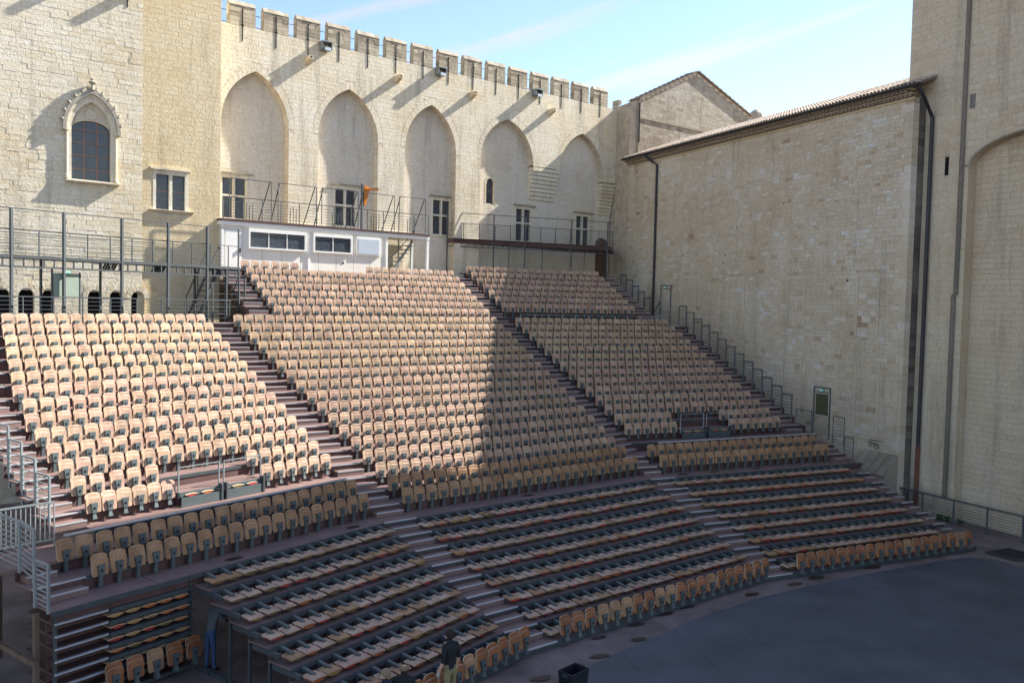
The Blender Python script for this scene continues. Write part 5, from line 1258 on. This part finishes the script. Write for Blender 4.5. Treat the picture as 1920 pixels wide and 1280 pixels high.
# dark wet stains in front of the stand
rp_ = random.Random(8)
for k, (x, y, a, b) in enumerate(((8.6, 17.6, .5, .22), (9.6, 17.75, .3, .14), (10.72, 18.0, .28, .14), (11.61, 18.3, .3, .14), (12.2, 19.35, .25, .1), (13.18, 18.85, .26, .12), (13.75, 19.75, .3, .1), (15.0, 20.15, .33, .10), (15.95, 20.36, .3, .1), (17.3, 20.85, .32, .1), (18.6, 20.5, .3, .12), (20.6, 20.75, .3, .14), (21.8, 21.0, .35, .17), (23.2, 21.45, .55, .15), (24.6, 21.1, .45, .16), (26.6, 21.3, .4, .13))):
    mb = MB(); n = 14; pts = [(x + a * math.cos(6.283 * j / n) * rp_.uniform(.75, 1.1), y + b * math.sin(6.283 * j / n) * rp_.uniform(.7, 1.1)) for j in range(n)]
    mb.face([(p[0], p[1], .0262) for p in pts]); solo('wet_stain', mb, M['wet'], '%s dark damp stain from left on the floor strip beside the stage edge' % ORD(k + 1), 'stain', 'damp stains along the stage edge')
for k, (b, s, c) in enumerate((('L', 13.2, .3), ('L', 17.3, .3), ('M', 19.0, .45), ('R', 20.6, .4), ('R', 22.2, .4), ('R', 24.4, .45), ('L', 14.0, 2.0), ('L', 14.9, 2.0))):
    mb = MB(); n = 12; z = ZD + .004 if c < 1 else 3.242
    mb.face([FRM[b](s + .28 * math.cos(6.283 * j / n) * rp_.uniform(.8, 1.1), c + .13 * math.sin(6.283 * j / n) * rp_.uniform(.8, 1.1), z) for j in range(n)])
    solo('deck_stain', mb, M['wet'], ('%s round damp mark from left on the long walkway boards' % ORD(k + 1)) if c < 1 else ('%s round damp mark on the sunlit left cross aisle' % ('left' if k == 6 else 'right')), 'stain', 'damp marks on the boards')
# black crate at the bottom edge
t = thing('crate', 'open black plastic crate on the floor at the bottom edge', 'crate', (10.18, 17.2, .024), .35)
mb = MB(); o_ = [(-.32, -.22), (.32, -.22), (.32, .22), (-.32, .22)]; i_ = [(x * .93, y * .9) for x, y in o_]
for k in range(4):
    a, b = o_[k], o_[(k + 1) % 4]; c, d = i_[k], i_[(k + 1) % 4]
    mb.prism([(a[0] * .9, a[1] * .9, 0), (b[0] * .9, b[1] * .9, 0), (d[0] * .9, d[1] * .9, 0), (c[0] * .9, c[1] * .9, 0)], [(a[0], a[1], .34), (b[0], b[1], .34), (d[0], d[1], .34), (c[0], c[1], .34)])
local('walls', mb.mesh('walls', M['iron']), t)
mb = MB(); mb.box(I3, -.28, .28, -.19, .19, .005, .03); local('bottom', mb.mesh('bottom', M['iron']), t)
for x in (-.33, .31): mb = MB(); mb.box(I3, x, x + .02, -.08, .08, .24, .30); local('handle', mb.mesh('handle', M['steel']), t)

# ------------------------------------------------------------------ people
SKIN = mat_plain('skin', (.58, .35, .25), .6, var=.08)
def person(label, loc, rz, J, cloth, hair, bald=False, scale=1.):
    """J: joints (x, y forward, z) in a standing or bent pose; cloth: dict of materials"""
    names = list(J); bones = [('pelvis', 'spine'), ('spine', 'chest'), ('chest', 'neck'), ('neck', 'jaw'), ('jaw', 'head'), ('head', 'crown')]
    for sd_ in ('l', 'r'):
        bones += [('pelvis', 'hip' + sd_), ('hip' + sd_, 'knee' + sd_), ('knee' + sd_, 'ankle' + sd_), ('ankle' + sd_, 'toe' + sd_), ('chest', 'shoulder' + sd_), ('shoulder' + sd_, 'elbow' + sd_), ('elbow' + sd_, 'wrist' + sd_), ('wrist' + sd_, 'palm' + sd_)]
        w_, p_, e_ = Vector(J['wrist' + sd_]), Vector(J['palm' + sd_]), Vector(J['elbow' + sd_])
        d = (p_ - w_).normalized(); sg = -1 if sd_ == 'l' else 1
        side = d.cross(Vector((sg, 0, 0))); side = (side if side.length > .2 else Vector((0, 1, 0))).normalized(); curl = Vector((-sg * .5, 0, -.2))
        for k, (o_, l_) in enumerate(((.032, .068), (.011, .08), (-.011, .075), (-.031, .058))):
            a = p_ + side * o_ + d * .035; b = a + d * l_ * .55; c = b + (d + curl * .8).normalized() * l_ * .5
            for q, v in (('a', a), ('b', b), ('c', c)): J['f%s%d%s' % (sd_, k, q)] = tuple(v)
            bones += [('palm' + sd_, 'f%s%da' % (sd_, k)), ('f%s%da' % (sd_, k), 'f%s%db' % (sd_, k)), ('f%s%db' % (sd_, k), 'f%s%dc' % (sd_, k))]
        t1 = w_ + d * .035 + side * .045; t2 = t1 + (d + side * .6).normalized() * .045; J['t%s1' % sd_] = tuple(t1); J['t%s2' % sd_] = tuple(t2)
        bones += [('wrist' + sd_, 't%s1' % sd_), ('t%s1' % sd_, 't%s2' % sd_)]
    RAD = dict(pelvis=.135, spine=.125, chest=.145, neck=.058, jaw=.072, head=.094, crown=.07, hip=.088, knee=.062, ankle=.045, toe=.036, shoulder=.07, elbow=.047, wrist=.031, palm=.033)
    names = list(J); idx = {n: i for i, n in enumerate(names)}
    me = bpy.data.meshes.new('body'); me.from_pydata([J[n] for n in names], [(idx[a], idx[b]) for a, b in bones], [])
    ob = bpy.data.objects.new('tmp_body', me); COL.objects.link(ob)
    sk = ob.modifiers.new('skin', 'SKIN'); ss = ob.modifiers.new('sub', 'SUBSURF'); ss.levels = 1; ss.render_levels = 1
    sv = me.skin_vertices[0].data
    for n, i in idx.items():
        key = n[:-1] if n[-1] in 'lr' and n[:-1] in RAD else n
        r_ = RAD.get(key, .010); sv[i].radius = (r_, r_ * (.78 if key in ('chest', 'spine', 'pelvis') else 1)); sv[i].use_root = (n == 'pelvis')
    dg = bpy.context.evaluated_depsgraph_get(); bm_ = bpy.data.meshes.new_from_object(ob.evaluated_get(dg)); bpy.data.objects.remove(ob)
    mats = [SKIN, cloth['top'], cloth['trousers'], cloth['shoes'], cloth.get('hands', SKIN)]
    bm_.materials.clear()
    for m_ in mats: bm_.materials.append(m_)
    cls = {}
    for a, b in bones:
        if a in ('neck', 'jaw', 'head'): c = 0
        elif a.startswith('ankle'): c = 3
        elif a.startswith('hip') or a.startswith('knee') or b.startswith('hip'): c = 2
        elif a.startswith('elbow'): c = cloth.get('forearm', 1)
        elif a[0] in 'tf' or a.startswith('palm') or a.startswith('wrist'): c = 4
        else: c = 1
        cls[(a, b)] = c
    segs = [(Vector(J[a]), Vector(J[b]), RAD.get(a[:-1] if a[-1] in 'lr' and a[:-1] in RAD else a, .01), c) for (a, b), c in cls.items()]
    for p in bm_.polygons:
        best = None
        for A, B, r_, c in segs:
            ab = B - A; t_ = max(0, min(1, (p.center - A).dot(ab) / max(1e-9, ab.length_squared))); dd = (p.center - A - ab * t_).length - r_
            if best is None or dd < best[0]: best = (dd, c)
        p.material_index = best[1]; p.use_smooth = True
    root = thing('person', label, 'person', loc, rz); root.scale = (scale,) * 3
    local('body', bm_, root)
    # hair cap, eyes, nose and ears follow the head
    hd, cr_ = Vector(J['head']), Vector(J['crown']); up = (cr_ - hd).normalized(); jw = Vector(J['jaw']); fw = Vector((0, 1, 0)); fw = (fw - up * fw.dot(up)).normalized(); rt_ = fw.cross(up)
    mb = MB(); n1, n2 = 10, 6
    def hp(i, j):
        th = 2 * math.pi * i / n1; ph = (math.pi * .62) * j / n2; front = math.cos(th)
        if bald: ph = math.pi * .30 + math.pi * .26 * j / n2
        ph = ph * (1 - .28 * max(0, front))
        return hd + up * (.03 + .118 * math.cos(ph)) + (fw * front * .108 + rt_ * math.sin(th) * .098) * math.sin(ph) - fw * .012
    for i in range(n1):
        if bald and math.cos(2 * math.pi * (i + .5) / n1) > .35: continue
        for j in range(n2): mb.face([hp(i, j), hp(i + 1, j), hp(i + 1, j + 1), hp(i, j + 1)])
    local('hair', mb.mesh('hair', hair, True), root)
    mb = MB(); nz_ = hd + fw * .10 - up * .015; mb.tube([nz_ - fw * .02 + up * .03, nz_ + fw * .012 - up * .01, nz_ - fw * .015 - up * .02], [.008, .016, .008], 6); local('nose', mb.mesh('nose', SKIN, True), root)
    for sx in (-1, 1):
        e = hd + rt_ * sx * .036 + fw * .088 + up * .012; mb = MB(); mb.tube([e - fw * .006, e, e + fw * .006], [.006, .011, .005], 6); local('eye', mb.mesh('eye', M['iron']), root)
        e = hd + rt_ * sx * .097 - fw * .01 - up * .005; mb = MB(); mb.tube([e + up * .03, e + rt_ * sx * .012, e - up * .03], [.012, .02, .01], 6); local('ear', mb.mesh('ear', SKIN, True), root)
    return root
def stand_pose(lean=0., arms='down'):
    J = dict(pelvis=(0, 0, .96), spine=(0, .01 + lean * .15, 1.14), chest=(0, .0 + lean * .36, 1.36 - abs(lean) * .06), neck=(0, .015 + lean * .5, 1.50 - abs(lean) * .1), jaw=(0, .035 + lean * .56, 1.565 - abs(lean) * .12), head=(0, .03 + lean * .6, 1.64 - abs(lean) * .13), crown=(0, .015 + lean * .62, 1.70 - abs(lean) * .13))
    for sd_, sg in (('l', -1), ('r', 1)):
        ch_ = J['chest']
        J['hip' + sd_] = (sg * .095, 0, .90); J['knee' + sd_] = (sg * .105, .03 if sg > 0 else .0, .50); J['ankle' + sd_] = (sg * .11, -.03 + (.06 if sg > 0 else 0), .09); J['toe' + sd_] = (sg * .125, .13 + (.06 if sg > 0 else 0), .035)
        J['shoulder' + sd_] = (sg * .175, ch_[1], ch_[2] + .07)
        if arms == 'reach':
            J['elbow' + sd_] = (sg * .21, ch_[1] + .16, ch_[2] - .16); J['wrist' + sd_] = (sg * .15, ch_[1] + .40, ch_[2] - .18); J['palm' + sd_] = (sg * .14, ch_[1] + .46, ch_[2] - .18)
        else:
            J['elbow' + sd_] = (sg * .235, ch_[1] - .03, ch_[2] - .20); J['wrist' + sd_] = (sg * .245, ch_[1] + .07, ch_[2] - .43); J['palm' + sd_] = (sg * .245, ch_[1] + .10, ch_[2] - .49)
    return J
BLK = mat_plain('black_cotton', (.012, .013, .016), .85); NAVY = mat_plain('navy_cotton', (.018, .024, .045), .85); KHA = mat_plain('khaki_canvas', (.23, .19, .10), .85); DEN = mat_plain('blue_denim', (.03, .06, .13), .85); GRY = mat_plain('dark_grey_sweater', (.07, .085, .095), .9)
SHO = mat_plain('dark_shoe', (.02, .017, .015), .7); GLV = mat_plain('pale_work_glove', (.5, .5, .47), .8)
HB = mat_plain('dark_brown_hair', (.02, .013, .009), .8); HG = mat_plain('grey_fair_hair', (.22, .155, .10), .8)
person('worker in black top, khaki work trousers and pale gloves standing by the front seats', (6.98, 17.1, .0), R(22), stand_pose(.04), dict(top=BLK, trousers=KHA, shoes=SHO, hands=GLV, forearm=0), HB, scale=1.03)
person('fair grey-haired worker in navy, only head and shoulders in view at the bottom edge', (5.12, 15.85, .0), R(60), stand_pose(.02), dict(top=NAVY, trousers=NAVY, shoes=SHO), HG, scale=1.0)
person('balding worker in dark hooded top, head and shoulders at the bottom edge', (5.50, 15.92, .0), R(-20), stand_pose(.05), dict(top=BLK, trousers=NAVY, shoes=SHO), HG, True, scale=1.02)
person('worker in dark sweater and jeans leaning under the telescopic frame at lower left', tuple(FL(12.02, -.42, 0)), ANG['L'] + R(-90), stand_pose(.35, 'reach'), dict(top=GRY, trousers=DEN, shoes=SHO, hands=CUSH[0]), HB, scale=1.0)
